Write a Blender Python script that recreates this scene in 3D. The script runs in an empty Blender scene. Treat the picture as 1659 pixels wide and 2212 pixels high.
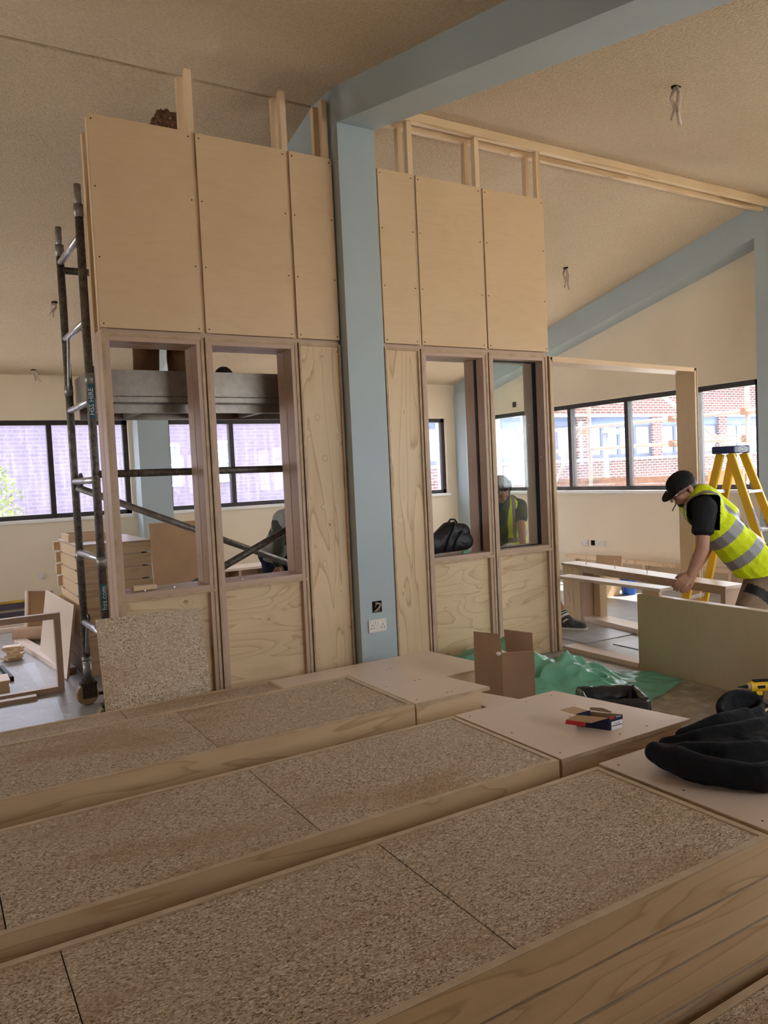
import bpy, bmesh, math, random
from mathutils import Vector, Matrix, noise
random.seed(7)
SC = bpy.context.scene
COL = SC.collection
PI = math.pi

# ------------------------------------------------------------------ camera
cam_d = bpy.data.cameras.new('camera'); cam = bpy.data.objects.new('camera', cam_d); COL.objects.link(cam)
cam_d.sensor_fit = 'HORIZONTAL'; cam_d.sensor_width = 36.0; cam_d.lens = 35.967
cam_d.clip_start = 0.05; cam_d.clip_end = 300
def cam_matrix(loc, pitch, yaw, roll):
    cy, sy, cp, sp = math.cos(yaw), math.sin(yaw), math.cos(pitch), math.sin(pitch)
    fwd = Vector((sy*cp, cy*cp, -sp)); right = Vector((cy, -sy, 0)); up = right.cross(fwd)
    r2 = right*math.cos(roll)+up*math.sin(roll); u2 = up*math.cos(roll)-right*math.sin(roll)
    m = Matrix((r2, u2, -fwd)).transposed().to_4x4(); m.translation = Vector(loc); return m
cam.matrix_world = cam_matrix((0, -4.662, 1.529), 0.05044818, 0.54008058, -0.04635308)
SC.camera = cam

# ------------------------------------------------------------------ world, sun, window portals, exposure
W = bpy.data.worlds.new('world'); SC.world = W; W.use_nodes = True
bg = W.node_tree.nodes['Background']; bg.inputs[0].default_value = (0.87, 0.935, 1.0, 1); bg.inputs[1].default_value = 6.0
def sun(direction, strength, color, ang):
    l = bpy.data.lights.new('sun', 'SUN'); l.energy = strength; l.color = color; l.angle = math.radians(ang)
    o = bpy.data.objects.new('sun', l); COL.objects.link(o)
    o.rotation_euler = Vector(direction).to_track_quat('-Z', 'Y').to_euler(); o.location = (20, -10, 20)
sun((-0.53, 0.12, -0.80), 16.0, (1.0, 0.96, 0.90), 0.6)
def portal(center, direction, sx, sz):
    l = bpy.data.lights.new('window_portal', 'AREA'); l.shape = 'RECTANGLE'; l.size = sx; l.size_y = sz
    l.cycles.is_portal = True
    o = bpy.data.objects.new('window_portal', l); COL.objects.link(o); o.location = center
    o.rotation_euler = Vector(direction).to_track_quat('-Z', 'Z').to_euler()
SC.view_settings.view_transform = 'Standard'; SC.view_settings.look = 'None'
SC.view_settings.gamma = 1.0; SC.view_settings.use_curve_mapping = False
SC.view_settings.exposure = 0.82
cy_ = SC.cycles
cy_.max_bounces = 9; cy_.diffuse_bounces = 6; cy_.glossy_bounces = 3; cy_.transmission_bounces = 4; cy_.transparent_max_bounces = 12
cy_.caustics_reflective = False; cy_.caustics_refractive = False; cy_.sample_clamp_indirect = 6.0

# ------------------------------------------------------------------ mesh builder
ORG = {}
class MB:
    def __init__(s): s.v, s.f, s.m = [], [], []
    def add(s, vs, fs, m=0):
        b = len(s.v); s.v += [tuple(v) for v in vs]; s.f += [tuple(i+b for i in f) for f in fs]
        s.m += [m]*len(fs) if isinstance(m, int) else list(m); return s
    def box(s, x0, x1, y0, y1, z0, z1, m=0, edge=None, mt=None):
        vs = [(x0,y0,z0),(x1,y0,z0),(x1,y1,z0),(x0,y1,z0),(x0,y0,z1),(x1,y0,z1),(x1,y1,z1),(x0,y1,z1)]
        fs = [(0,3,2,1),(4,5,6,7),(0,1,5,4),(2,3,7,6),(1,2,6,5),(3,0,4,7)]   # -z +z -y +y +x -x
        ms = [m]*6
        if edge is not None:           # edge: axis of the sheet's thickness; faces along it keep m, others get slot 1
            keep = {'z': (0,1), 'y': (2,3), 'x': (4,5)}[edge]
            ms = [m if i in keep else 1 for i in range(6)]
        return s.add(vs, fs, ms)
    def obox(s, M, hx, hy, hz, m=0, edge=None):
        t = MB().box(-hx,hx,-hy,hy,-hz,hz,m,edge); return s.add([M @ Vector(v) for v in t.v], t.f, t.m)
    def prism(s, pts, axis, a, b, m=0):          # pts: 2d polygon, extruded along axis from a to b
        n = len(pts)
        def P(u, w, t): return {'x': (t,u,w), 'y': (u,t,w), 'z': (u,w,t)}[axis]
        vs = [P(u,w,a) for u,w in pts]+[P(u,w,b) for u,w in pts]
        fs = [tuple(range(n))[::-1], tuple(range(n,2*n))]+[(i,(i+1)%n,n+(i+1)%n,n+i) for i in range(n)]
        return s.add(vs, fs, m)
    def tube(s, p0, p1, r0, r1=None, n=12, m=0, rings=None):
        r1 = r0 if r1 is None else r1
        p0, p1 = Vector(p0), Vector(p1); d = (p1-p0)
        q = d.to_track_quat('Z','Y'); L = d.length
        rings = rings or [(0,r0),(1,r1)]
        vs = []
        for t,r in rings:
            for i in range(n):
                a = 2*PI*i/n; vs.append(p0+q @ Vector((r*math.cos(a), r*math.sin(a), L*t)))
        fs = []
        for k in range(len(rings)-1):
            for i in range(n):
                j = (i+1)%n; fs.append((k*n+i,k*n+j,(k+1)*n+j,(k+1)*n+i))
        fs.append(tuple(range(n))[::-1]); fs.append(tuple((len(rings)-1)*n+i for i in range(n)))
        return s.add(vs, fs, m)
    def path(s, pts, r, n=8, m=0):
        pts = [Vector(p) for p in pts]; vs = []; 
        for k,p in enumerate(pts):
            d = pts[min(k+1,len(pts)-1)]-pts[max(k-1,0)]; q = d.to_track_quat('Z','Y')
            rr = r[k] if isinstance(r,(list,tuple)) else r
            for i in range(n):
                a = 2*PI*i/n; vs.append(p+q @ Vector((rr*math.cos(a), rr*math.sin(a), 0)))
        fs = [(k*n+i,k*n+(i+1)%n,(k+1)*n+(i+1)%n,(k+1)*n+i) for k in range(len(pts)-1) for i in range(n)]
        fs.append(tuple(range(n))[::-1]); fs.append(tuple((len(pts)-1)*n+i for i in range(n)))
        return s.add(vs, fs, m)
    def ball(s, c, rx, ry=None, rz=None, q=None, nu=14, nv=9, m=0):
        ry = ry or rx; rz = rz or rx; c = Vector(c); vs = []; fs = []
        for j in range(1,nv):
            t = PI*j/nv
            for i in range(nu):
                a = 2*PI*i/nu; p = Vector((rx*math.sin(t)*math.cos(a), ry*math.sin(t)*math.sin(a), rz*math.cos(t)))
                vs.append(c+(q @ p if q else p))
        vs.append(c+(q @ Vector((0,0,rz)) if q else Vector((0,0,rz)))); vs.append(c+(q @ Vector((0,0,-rz)) if q else Vector((0,0,-rz))))
        for j in range(nv-2):
            for i in range(nu):
                k = (i+1)%nu; fs.append((j*nu+i,(j+1)*nu+i,(j+1)*nu+k,j*nu+k))
        a, b = len(vs)-2, len(vs)-1
        for i in range(nu):
            k = (i+1)%nu; fs.append((a,i,k)); fs.append((b,(nv-2)*nu+k,(nv-2)*nu+i))
        return s.add(vs, fs, m)
    def cap(s, p0, p1, r0, r1=None, n=14, m=0):  # capsule with rounded ends
        r1 = r0 if r1 is None else r1; L = (Vector(p1)-Vector(p0)).length or 1e-4
        R = []
        for k in range(5): a = PI/2*k/5; R.append((-r0*math.cos(a)/L, max(r0*math.sin(a), r0*.08)))
        R += [(0,r0),(1,r1)]
        for k in range(1,6): a = PI/2*k/5; R.append((1+r1*math.sin(a)/L, max(r1*math.cos(a), r1*.08)))
        return s.tube(p0, p1, r0, r1, n, m, R)
    def mesh(s, name, org=(0,0,0), smooth=False):
        me = bpy.data.meshes.new(name); o = Vector(org)
        me.from_pydata([Vector(v)-o for v in s.v], [], s.f)
        me.polygons.foreach_set('material_index', s.m)
        if smooth: me.polygons.foreach_set('use_smooth', [True]*len(me.polygons))
        me.update(); return me
    def build(s, name, mats, parent=None, loc=None, smooth=False, bevel=0, **kw):
        org = ORG[parent.name] if parent is not None else Vector(loc if loc is not None else (0,0,0))
        return link(name, s.mesh(name, org, smooth), mats, parent, org, bevel, **kw)
def link(name, me, mats, parent=None, org=(0,0,0), bevel=0, **kw):
    o = bpy.data.objects.new(name, me); COL.objects.link(o)
    for m in (mats if isinstance(mats,(list,tuple)) else [mats]): me.materials.append(m)
    if parent is not None: o.parent = parent; ORG[o.name] = ORG[parent.name]
    else: o.location = org; ORG[o.name] = Vector(org)
    if bevel:
        b = o.modifiers.new('bevel','BEVEL'); b.width = bevel; b.segments = 1; b.limit_method = 'ANGLE'
    tag(o, **kw); return o
def tag(o, label=None, cat=None, group=None, kind=None):
    if label: o['label'] = label
    if cat: o['category'] = cat
    if group: o['group'] = group
    if kind: o['kind'] = kind
    return o
def thing(name, loc, label, cat, group=None):
    o = bpy.data.objects.new(name, None); COL.objects.link(o); o.location = loc; o.empty_display_size = .05
    ORG[o.name] = Vector(loc); return tag(o, label, cat, group)
def struct(name, mb, mats, parent=None, **kw):
    return mb.build(name, mats, parent, kind='structure' if parent is None else None, **kw)
def copy_thing(o, delta, label=None, group=None):
    c = o.copy(); COL.objects.link(c); c.location = o.location+Vector(delta); ORG[c.name] = ORG[o.name]+Vector(delta)
    if label: c['label'] = label
    if group: c['group'] = group
    for ch in o.children:
        d = ch.copy(); COL.objects.link(d); d.parent = c; ORG[d.name] = ORG[c.name]
        for g in ch.children:
            e = g.copy(); COL.objects.link(e); e.parent = d
    return c
def remesh(name, mb, voxel, mats, parent=None, loc=None, smooth=4, matfn=None, disp=None, **kw):
    org = ORG[parent.name] if parent is not None else Vector(loc)
    me = mb.mesh('tmp', org); o = bpy.data.objects.new('tmp', me); COL.objects.link(o)
    r = o.modifiers.new('r','REMESH'); r.mode = 'VOXEL'; r.voxel_size = voxel; r.use_smooth_shade = True
    if smooth: q = o.modifiers.new('s','SMOOTH'); q.iterations = smooth; q.factor = .5
    dg = bpy.context.evaluated_depsgraph_get(); dg.update()
    nm = bpy.data.meshes.new_from_object(o.evaluated_get(dg)); nm.name = name
    bpy.data.objects.remove(o); bpy.data.meshes.remove(me)
    nm.materials.clear()
    if disp:
        for v in nm.vertices: v.co = disp(v.co+org)-org
    if matfn:
        for p in nm.polygons: p.material_index = matfn(p.center+org)
    else: nm.polygons.foreach_set('material_index',[0]*len(nm.polygons))
    nm.polygons.foreach_set('use_smooth',[True]*len(nm.polygons)); nm.update()
    return link(name, nm, mats, parent, org, **kw)
def text(name, s, size, M, mat, parent, depth=.0006):
    cu = bpy.data.curves.new('t','FONT'); cu.body = s; cu.size = size; cu.align_x = 'CENTER'; cu.align_y = 'CENTER'; cu.extrude = depth; cu.resolution_u = 2
    o = bpy.data.objects.new('t', cu); COL.objects.link(o)
    dg = bpy.context.evaluated_depsgraph_get(); dg.update()
    me = bpy.data.meshes.new_from_object(o.evaluated_get(dg)); bpy.data.objects.remove(o)
    me.transform(Matrix.Translation(-ORG[parent.name]) @ M); me.materials.clear()
    return link(name, me, mat, parent)
def frame_m(c, x, y):      # matrix with given local x and y directions
    x = Vector(x).normalized(); y = Vector(y); y = (y-x*y.dot(x)).normalized(); z = x.cross(y)
    m = Matrix((x,y,z)).transposed().to_4x4(); m.translation = Vector(c); return m

# ------------------------------------------------------------------ materials
def nd(nt, t, ins=None, **props):
    n = nt.nodes.new('ShaderNode'+t)
    for k,v in props.items(): setattr(n, k, v)
    for k,v in (ins or {}).items():
        s = n.inputs[k]
        if isinstance(v, bpy.types.NodeSocket): nt.links.new(v, s)
        elif isinstance(v, (tuple,list)) and len(v) == 3 and s.type == 'RGBA': s.default_value = (*v,1)
        else: s.default_value = v
    return n
def material(name, rough=.6, spec=.3, color=None, metal=0, **extra):
    m = bpy.data.materials.new(name); m.use_nodes = True; nt = m.node_tree; b = nt.nodes['Principled BSDF']
    b.inputs['Roughness'].default_value = rough; b.inputs['Specular IOR Level'].default_value = spec; b.inputs['Metallic'].default_value = metal
    if color: b.inputs['Base Color'].default_value = (*color,1)
    for k,v in extra.items(): b.inputs[k.replace('_',' ')].default_value = v
    return m, nt, b
def coords(nt, scale=(1,1,1), rot=(0,0,0), rnd=True):
    tc = nd(nt,'TexCoord'); v = tc.outputs['Object']
    if rnd:
        oi = nd(nt,'ObjectInfo'); k = nd(nt,'VectorMath',{0:oi.outputs['Random'],1:(37.3,71.7,53.1)},operation='MULTIPLY')
        k2 = nd(nt,'VectorMath',{0:oi.outputs['Random']},operation='SCALE')
        v = nd(nt,'VectorMath',{0:v,1:k.outputs[0]},operation='ADD').outputs[0]
    return nd(nt,'Mapping',{'Vector':v,'Scale':scale,'Rotation':rot}).outputs[0]
def ramp(nt, fac, stops, interp='LINEAR'):
    n = nd(nt,'ValToRGB',{'Fac':fac}); cr = n.color_ramp; cr.interpolation = interp
    while len(cr.elements) < len(stops): cr.elements.new(.5)
    for e,(p,c) in zip(cr.elements, stops): e.position = p; e.color = (*c,1) if len(c)==3 else c
    return n.outputs[0]
def mix(nt, fac, a, b, blend='MIX'):
    n = nd(nt,'Mix',data_type='RGBA',blend_type=blend)
    for s,v in ((n.inputs['Factor'],fac),(n.inputs[6],a),(n.inputs[7],b)):
        if isinstance(v,bpy.types.NodeSocket): nt.links.new(v,s)
        elif isinstance(v,(tuple,list)): s.default_value = (*v,1)
        else: s.default_value = v
    return n.outputs[2]
def mth(nt, op, a, b=0.0, c=None):
    n = nd(nt,'Math',{0:a,1:b},operation=op)
    if c is not None: n.inputs[2].default_value = c
    return n.outputs[0]
def bump(nt, b, h, strength, dist=.002):
    n = nd(nt,'Bump',{'Height':h,'Strength':strength,'Distance':dist}); nt.links.new(n.outputs[0], b.inputs['Normal'])
def setc(nt, b, c): nt.links.new(c, b.inputs['Base Color'])
def noise_(nt, v, s, d=3, r=.5, dist=0.0): return nd(nt,'TexNoise',{'Vector':v,'Scale':s,'Detail':d,'Roughness':r,'Distortion':dist}).outputs['Fac']

def plain(name, color, rough=.6, spec=.3, var=.08, scale=6, metal=0, bmp=0, **kw):
    m, nt, b = material(name, rough, spec, color, metal, **kw)
    v = coords(nt); n = noise_(nt, v, scale, 4)
    lo = tuple(c*(1-var) for c in color); hi = tuple(min(1,c*(1+var)) for c in color)
    setc(nt, b, ramp(nt, n, [(.3,lo),(.7,hi)]))
    if bmp: bump(nt, b, noise_(nt, v, scale*8, 3), bmp)
    return m
def birch(name, light=(.66,.49,.31), dark=(.52,.36,.21), axis='x', rough=.42, spec=.4):
    m, nt, b = material(name, rough, spec)
    sc = {'x':(1.2,4.5,4.5),'y':(4.5,1.2,4.5),'z':(4.5,4.5,1.2)}[axis]
    v = coords(nt, sc); n1 = noise_(nt, v, 1.5, 6, .62, 2.6)
    v2 = coords(nt); n2 = noise_(nt, v2, 1.5, 3, .5)
    sc3 = {'x':(6,180,180),'y':(180,6,180),'z':(180,180,6)}[axis]
    n3 = noise_(nt, coords(nt, sc3), 1, 2)
    dk = tuple((a+k)/2 for a,k in zip(dark,light)); c = ramp(nt, n1, [(.3,dk),(.5,tuple((a+2*k)/3 for a,k in zip(dk,light))),(.72,light)])
    c = mix(nt, .35, c, ramp(nt, n2, [(.3,dark),(.7,light)]))
    c = mix(nt, .07, c, ramp(nt, n3, [(.3,tuple(k*.6 for k in dark)),(.6,light)]))
    setc(nt, b, c); return m
def knotty(name, axis='x', light=(.70,.53,.33), line=(.43,.27,.13), freq=7.0, knots=4.5, rough=.5, sw=(1.0,4.6)):
    m, nt, b = material(name, rough, .35)
    a, w = sw; sc = {'x':(a,w,w),'y':(w,a,w),'z':(w,w,a)}[axis]
    vo = nd(nt,'TexVoronoi',{'Vector':coords(nt,{'x':(.75,0,1),'y':(0,.75,1),'z':(1,0,.75)}[axis]),'Scale':knots,'Randomness':1.0})
    d = vo.outputs['Distance']
    kn = nd(nt,'MapRange',{'Value':d,'From Min':0.0,'From Max':.24,'To Min':.20,'To Max':0.0}).outputs[0]
    base = noise_(nt, coords(nt, sc), .75, 2.2, .45, .6)
    f = mth(nt,'FRACT', mth(nt,'MULTIPLY', mth(nt,'ADD', base, kn), freq))
    mid = tuple((x*3+y)/4 for x,y in zip(light,line)); pale = tuple(min(1,x*1.06) for x in light)
    c = ramp(nt, f, [(0,pale),(.55,light),(.82,mid),(.93,line),(.97,mid),(1,pale)])
    fine = noise_(nt, coords(nt,{'x':(5,140,140),'y':(140,5,140),'z':(140,140,5)}[axis]), 1, 2)
    c = mix(nt, .10, c, ramp(nt, fine, [(.3,line),(.65,pale)]))
    k2 = nd(nt,'MapRange',{'Value':d,'From Min':.04,'From Max':.10,'To Min':1.0,'To Max':0.0}).outputs[0]
    sel = mth(nt,'GREATER_THAN', nd(nt,'SeparateColor',{0:vo.outputs['Color']}).outputs[0], .5)
    c = mix(nt, mth(nt,'MULTIPLY',mth(nt,'MULTIPLY',k2,sel),.8), c, (.16,.085,.04))
    v3 = nd(nt,'TexVoronoi',{'Vector':coords(nt,{'x':(1,0,1),'y':(0,1,1),'z':(1,0,1)}[axis]),'Scale':7.0}); k3 = mth(nt,'MULTIPLY',mth(nt,'LESS_THAN', v3.outputs['Distance'], .030),mth(nt,'GREATER_THAN', nd(nt,'SeparateColor',{0:v3.outputs['Color']}).outputs[0], .35))
    c = mix(nt, mth(nt,'MULTIPLY',k3,.85), c, (.07,.04,.025))
    c = mix(nt, .25, c, ramp(nt, noise_(nt, coords(nt), 2.0, 2), [(.35,(.50,.34,.19)),(.65,pale)]))
    setc(nt, b, c); return m
def ply_edge(name, axis, light=(.62,.47,.31), dark=(.30,.185,.11), per=.0036):
    m, nt, b = material(name, .6, .25)
    v = coords(nt, rnd=False); w = nd(nt,'TexWave',{'Vector':v,'Scale':6.2832/(20*per),'Distortion':.6,'Detail':1.0,'Detail Scale':3.0}, wave_type='BANDS', bands_direction=axis.upper())
    n = noise_(nt, coords(nt), 14, 3)
    c = ramp(nt, w.outputs['Fac'], [(.15,dark),(.55,light)])
    c = mix(nt, .3, c, ramp(nt, n, [(.35,dark),(.65,light)]))
    setc(nt, b, c); return m
def chipboard(name):
    m, nt, b = material(name, .7, .25)
    v0 = coords(nt)
    nz = nd(nt,'TexNoise',{'Vector':v0,'Scale':70,'Detail':1})
    v = nd(nt,'VectorMath',{0:v0,1:nd(nt,'VectorMath',{0:nz.outputs['Color'],'Scale':.012},operation='SCALE').outputs[0]},operation='ADD').outputs[0]
    def flakes(rot, sc, seed):
        mp = nd(nt,'Mapping',{'Vector':v,'Rotation':(0,0,rot),'Scale':sc,'Location':(seed,seed*.7,0)}).outputs[0]
        vo = nd(nt,'TexVoronoi',{'Vector':mp,'Scale':1.0}); s = nd(nt,'SeparateColor',{0:vo.outputs['Color']})
        return s.outputs[0], vo.outputs['Distance']
    f1,d1 = flakes(.3,(150,380,300),1.0); f2,d2 = flakes(1.9,(170,430,320),5.0); f3,d3 = flakes(1.1,(330,330,330),9.0)
    pick = noise_(nt, v0, 110, 1)
    f = mth(nt,'ADD', mth(nt,'MULTIPLY',f1,.45), mth(nt,'ADD', mth(nt,'MULTIPLY',f2,.35), mth(nt,'MULTIPLY',f3,.2)))
    c = ramp(nt, f, [(.14,(.09,.055,.032)),(.32,(.33,.24,.155)),(.50,(.54,.42,.30)),(.66,(.64,.525,.395)),(.84,(.88,.79,.66))])
    st = noise_(nt, nd(nt,'Mapping',{'Vector':v0,'Scale':(1.3,4.2,3)}).outputs[0], 1.1, 3, .55)
    c = mix(nt, nd(nt,'MapRange',{'Value':st,'From Min':.52,'From Max':.68,'To Min':0.0,'To Max':.55}).outputs[0], c, (.36,.205,.10), 'MIX')
    g = noise_(nt, v0, 3.0, 3)
    c = mix(nt, nd(nt,'MapRange',{'Value':g,'From Min':.45,'From Max':.75,'To Min':0.0,'To Max':.35}).outputs[0], c, (.50,.40,.29))
    setc(nt, b, c); bump(nt, b, f, .35, .0015); return m
def brick(name, c1, c2, mortar, scale, sx=1.0):
    m, nt, b = material(name, .85, .15)
    tc = nd(nt,'TexCoord'); sp = nd(nt,'SeparateXYZ',{0:tc.outputs['Object']})
    v = nd(nt,'CombineXYZ',{0:mth(nt,'ADD',sp.outputs[0],sp.outputs[1]),1:sp.outputs[2]}).outputs[0]
    br = nd(nt,'TexBrick',{'Vector':v,'Color1':c1,'Color2':c2,'Mortar':mortar,'Scale':1.0,'Mortar Size':.011*scale,'Brick Width':.225*scale,'Row Height':.075*scale,'Bias':-.1})
    n = noise_(nt, tc.outputs['Object'], .6, 3)
    setc(nt, b, mix(nt, mth(nt,'MULTIPLY',n,.35), br.outputs[0], (.11,.055,.052))); return m
def glassmat(name, haze=.05, tint=(1,1,1), hz=(.9,.92,1.0), streak=0.0):
    m = bpy.data.materials.new(name); m.use_nodes = True; nt = m.node_tree; nt.nodes.clear()
    out = nd(nt,'OutputMaterial'); tr = nd(nt,'BsdfTransparent',{'Color':tint}); gl = nd(nt,'BsdfGlossy',{'Roughness':.02})
    fr = nd(nt,'Fresnel',{'IOR':1.45}); 
    a = nd(nt,'MixShader',{0:mth(nt,'MULTIPLY',fr.outputs[0],.45),1:tr.outputs[0],2:gl.outputs[0]})
    tl = nd(nt,'BsdfTranslucent',{'Color':hz})
    if streak:
        n = noise_(nt, coords(nt,(9,9,1.1)), 2.2, 5, .65, .6); f = nd(nt,'MapRange',{'Value':n,'From Min':.42,'From Max':.75,'To Min':haze,'To Max':streak}).outputs[0]
    else: f = haze
    c = nd(nt,'MixShader',{0:f,1:a.outputs[0],2:tl.outputs[0]}); nt.links.new(c.outputs[0], out.inputs[0]); return m
def ceiling_mat():
    m, nt, b = material('artex_ceiling', .85, .2); v = coords(nt, rnd=False)
    n = noise_(nt, v, 62, 3, .6); n2 = noise_(nt, v, .8, 3)
    c = ramp(nt, n, [(.32,(.49,.38,.25)),(.62,(.65,.525,.375))])
    c = mix(nt, .3, c, ramp(nt, n2, [(.35,(.51,.395,.26)),(.7,(.65,.53,.38))]))
    setc(nt, b, c); bump(nt, b, n, .75, .012); return m
def floor_mat():
    m, nt, b = material('worn_vinyl_floor', .36, .5); v = coords(nt, rnd=False)
    br = nd(nt,'TexBrick',{'Vector':v,'Color1':(.26,.255,.255),'Color2':(.34,.325,.31),'Mortar':(.15,.14,.135),'Scale':1.0,'Mortar Size':.002,'Brick Width':1.2,'Row Height':.15})
    g = noise_(nt, coords(nt,(2.2,38,1),rnd=False), 1.0, 5, .65, .5)
    c = mix(nt, .55, br.outputs[0], ramp(nt, g, [(.3,(.13,.12,.115)),(.5,(.29,.275,.26)),(.72,(.45,.43,.41))]))
    d = noise_(nt, v, 2.3, 5, .65); c = mix(nt, nd(nt,'MapRange',{'Value':d,'From Min':.5,'From Max':.72,'To Min':0.0,'To Max':.6}).outputs[0], c, (.36,.28,.19))
    s = noise_(nt, coords(nt,(7,2,1),rnd=False), 1.4, 6, .7, .8); c = mix(nt, nd(nt,'MapRange',{'Value':s,'From Min':.58,'From Max':.68,'To Min':0.0,'To Max':.45}).outputs[0], c, (.62,.60,.57))
    xx = nd(nt,'SeparateXYZ',{0:v}); mk = nd(nt,'MapRange',{'Value':xx.outputs[0],'From Min':2.6,'From Max':3.4}).outputs[0]; my = nd(nt,'MapRange',{'Value':xx.outputs[1],'From Min':-.35,'From Max':-.75}).outputs[0]
    w_ = mth(nt,'MULTIPLY',mth(nt,'MULTIPLY',mk,my),nd(nt,'MapRange',{'Value':noise_(nt,v,3.5,5,.7),'From Min':.35,'From Max':.55,'To Min':.35,'To Max':.95}).outputs[0])
    c = mix(nt, w_, c, ramp(nt, noise_(nt, v, 9, 5, .7), [(.35,(.15,.105,.065)),(.5,(.25,.19,.125)),(.68,(.42,.35,.26))]))
    setc(nt, b, c); bump(nt, b, d, .15); return m
def cloth(name, color, rough=.9, fold=.5, fs=9, spec=.15, var=.12):
    m, nt, b = material(name, rough, spec); v = coords(nt)
    n = noise_(nt, v, fs, 3, .5, .8)
    setc(nt, b, ramp(nt, noise_(nt, v, 3, 3), [(.3,tuple(c*(1-var) for c in color)),(.7,tuple(min(1,c*(1+var)) for c in color))]))
    bump(nt, b, n, fold, .03); return m
def metal(name, color, rough, scratch=.4, metallic=.9, spots=None):
    m, nt, b = material(name, rough, .5, color, metallic); v = coords(nt)
    n = noise_(nt, v, 22, 5, .65)
    c = ramp(nt, n, [(.35,tuple(k*(1-scratch) for k in color)),(.65,color)])
    if spots:
        s = noise_(nt, v, 45, 4, .7); c = mix(nt, nd(nt,'MapRange',{'Value':s,'From Min':.55,'From Max':.62}).outputs[0], c, spots)
    setc(nt, b, c); return m

M = {}
M['birch'] = birch('birch_ply', (.71,.52,.325), (.58,.40,.235)); M['birch_z'] = birch('birch_ply_upright', (.62,.45,.27), (.50,.34,.19), axis='z')
M['birch_pink'] = birch('birch_ply_lid', (.78,.635,.53), (.68,.53,.425), rough=.30, spec=.6)
M['board'] = birch('grey_brown_ply_board', (.52,.42,.27), (.44,.345,.205), axis='z')
M['rose'] = birch('sanded_ply_reveal', (.54,.385,.285), (.43,.295,.21), axis='z')
M['rose_x'] = birch('sanded_ply_reveal_level', (.54,.385,.285), (.43,.295,.21), axis='x')
M['knot_x'] = knotty('knotty_pine_ply', 'x', freq=9.0, knots=6.0, sw=(1.6,7.0), line=(.47,.32,.175)); M['knot_z'] = knotty('knotty_pine_ply_upright', 'z', freq=6.5, knots=8.0, sw=(.8,7.5))
M['rail'] = knotty('knotty_ply_rim', 'x', light=(.62,.445,.265), line=(.42,.26,.135), freq=4.2, knots=4.0, sw=(1.7,15.0))
M['rail_y'] = knotty('knotty_ply_rim_cross', 'y', light=(.62,.445,.265), line=(.42,.26,.135), freq=4.2, knots=4.0, sw=(1.7,15.0))
for a in 'xyz': M['edge_'+a] = ply_edge('ply_edge_'+a, a)
for a in 'xyz': M['rim_'+a] = ply_edge('pale_ply_edge_'+a, a, (.74,.61,.45), (.40,.27,.16), .0050)
M['stud'] = knotty('softwood_stud', 'z', light=(.78,.60,.39), line=(.52,.33,.16), freq=2.4, knots=3.5, sw=(.5,9))
M['stud_x'] = knotty('softwood_batten', 'x', light=(.76,.58,.37), line=(.50,.31,.15), freq=2.4, knots=3.0, sw=(.5,9))
M['chip'] = chipboard('chipboard')
M['blue'] = plain('blue_paint', (.395,.465,.49), .5, .35, .03, 2)
M['cream'] = plain('cream_wall', (.80,.685,.525), .85, .15, .04, 1.5, bmp=.08)
M['white'] = plain('white_gloss', (.85,.83,.80), .35, .4, .03)
M['ceil'] = ceiling_mat(); M['floor'] = floor_mat()
M['black'] = plain('dark_window_frame', (.028,.022,.020), .45, .4, .3, 12)
M['gasket'] = plain('black_gasket', (.010,.010,.011), .6, .3, .1)
M['glass'] = glassmat('window_glass', .012); M['film'] = glassmat('hazy_window_glass', .022, (.95,.94,1.0), (.86,.84,1.0), .075)
M['inglass'] = glassmat('partition_glass', .01, (.93,.97,.95))
M['steel'] = metal('galvanised_tube', (.40,.38,.35), .45, .45, .75); M['tube'] = metal('weathered_tube', (.19,.165,.14), .5, .55, .45, (.06,.05,.042))
M['bright'] = metal('bright_alloy_tube', (.66,.66,.68), .32, .3, .85); M['deck'] = metal('alloy_toe_board', (.30,.26,.225), .35, .2, .6)
M['rust'] = metal('rusty_castor', (.055,.042,.032), .7, .5, .3, (.10,.05,.02)); M['screw'] = metal('screw_head', (.78,.76,.72), .25, .1, .9)
M['tyre'] = plain('worn_castor_tyre', (.33,.25,.14), .6, .3, .2, 20)
M['card'] = plain('cardboard', (.31,.185,.11), .8, .15, .10, 5); M['card_in'] = plain('cardboard_inside', (.46,.30,.18), .85, .1, .06, 5)
M['paper'] = plain('pale_paper', (.72,.66,.58), .8, .1, .05)
M['dark'] = plain('dark_hole', (.012,.010,.009), .9, .05, .2); M['wire'] = plain('pale_cable', (.58,.47,.39), .6, .2, .1); M['redwire'] = plain('red_cable', (.62,.07,.05), .5, .3, .1)
M['plastic'] = plain('white_plastic', (.74,.68,.62), .4, .4, .03)
M['yellow'] = plain('yellow_fibreglass', (.80,.47,.015), .4, .4, .06); M['navy'] = plain('navy_plastic', (.018,.035,.11), .45, .4, .1)
M['ink'] = plain('navy_ink', (.02,.03,.09), .6, .2, .05); M['inkblue'] = plain('teal_ink', (.03,.13,.19), .6, .2, .05); M['whiteink'] = plain('white_ink', (.85,.85,.85), .6, .2, .02)
M['skin'] = plain('skin', (.40,.205,.14), .55, .3, .08, 9); M['hivis'] = cloth('hi_vis_yellow', (.62,.74,.015), .75, .6, 12)
M['tape'] = plain('reflective_tape', (.23,.215,.225), .45, .4, .05, 12); M['tee'] = cloth('black_tee', (.020,.019,.021), .9, .5)
M['green_tee'] = cloth('dark_green_tee', (.055,.075,.065), .9, .5); M['khaki'] = cloth('khaki_trousers', (.235,.165,.11), .9, .6)
M['brown'] = cloth('brown_trousers', (.115,.058,.026), .9, .7); M['navycloth'] = cloth('navy_trousers', (.018,.026,.055), .9, .6)
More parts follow.
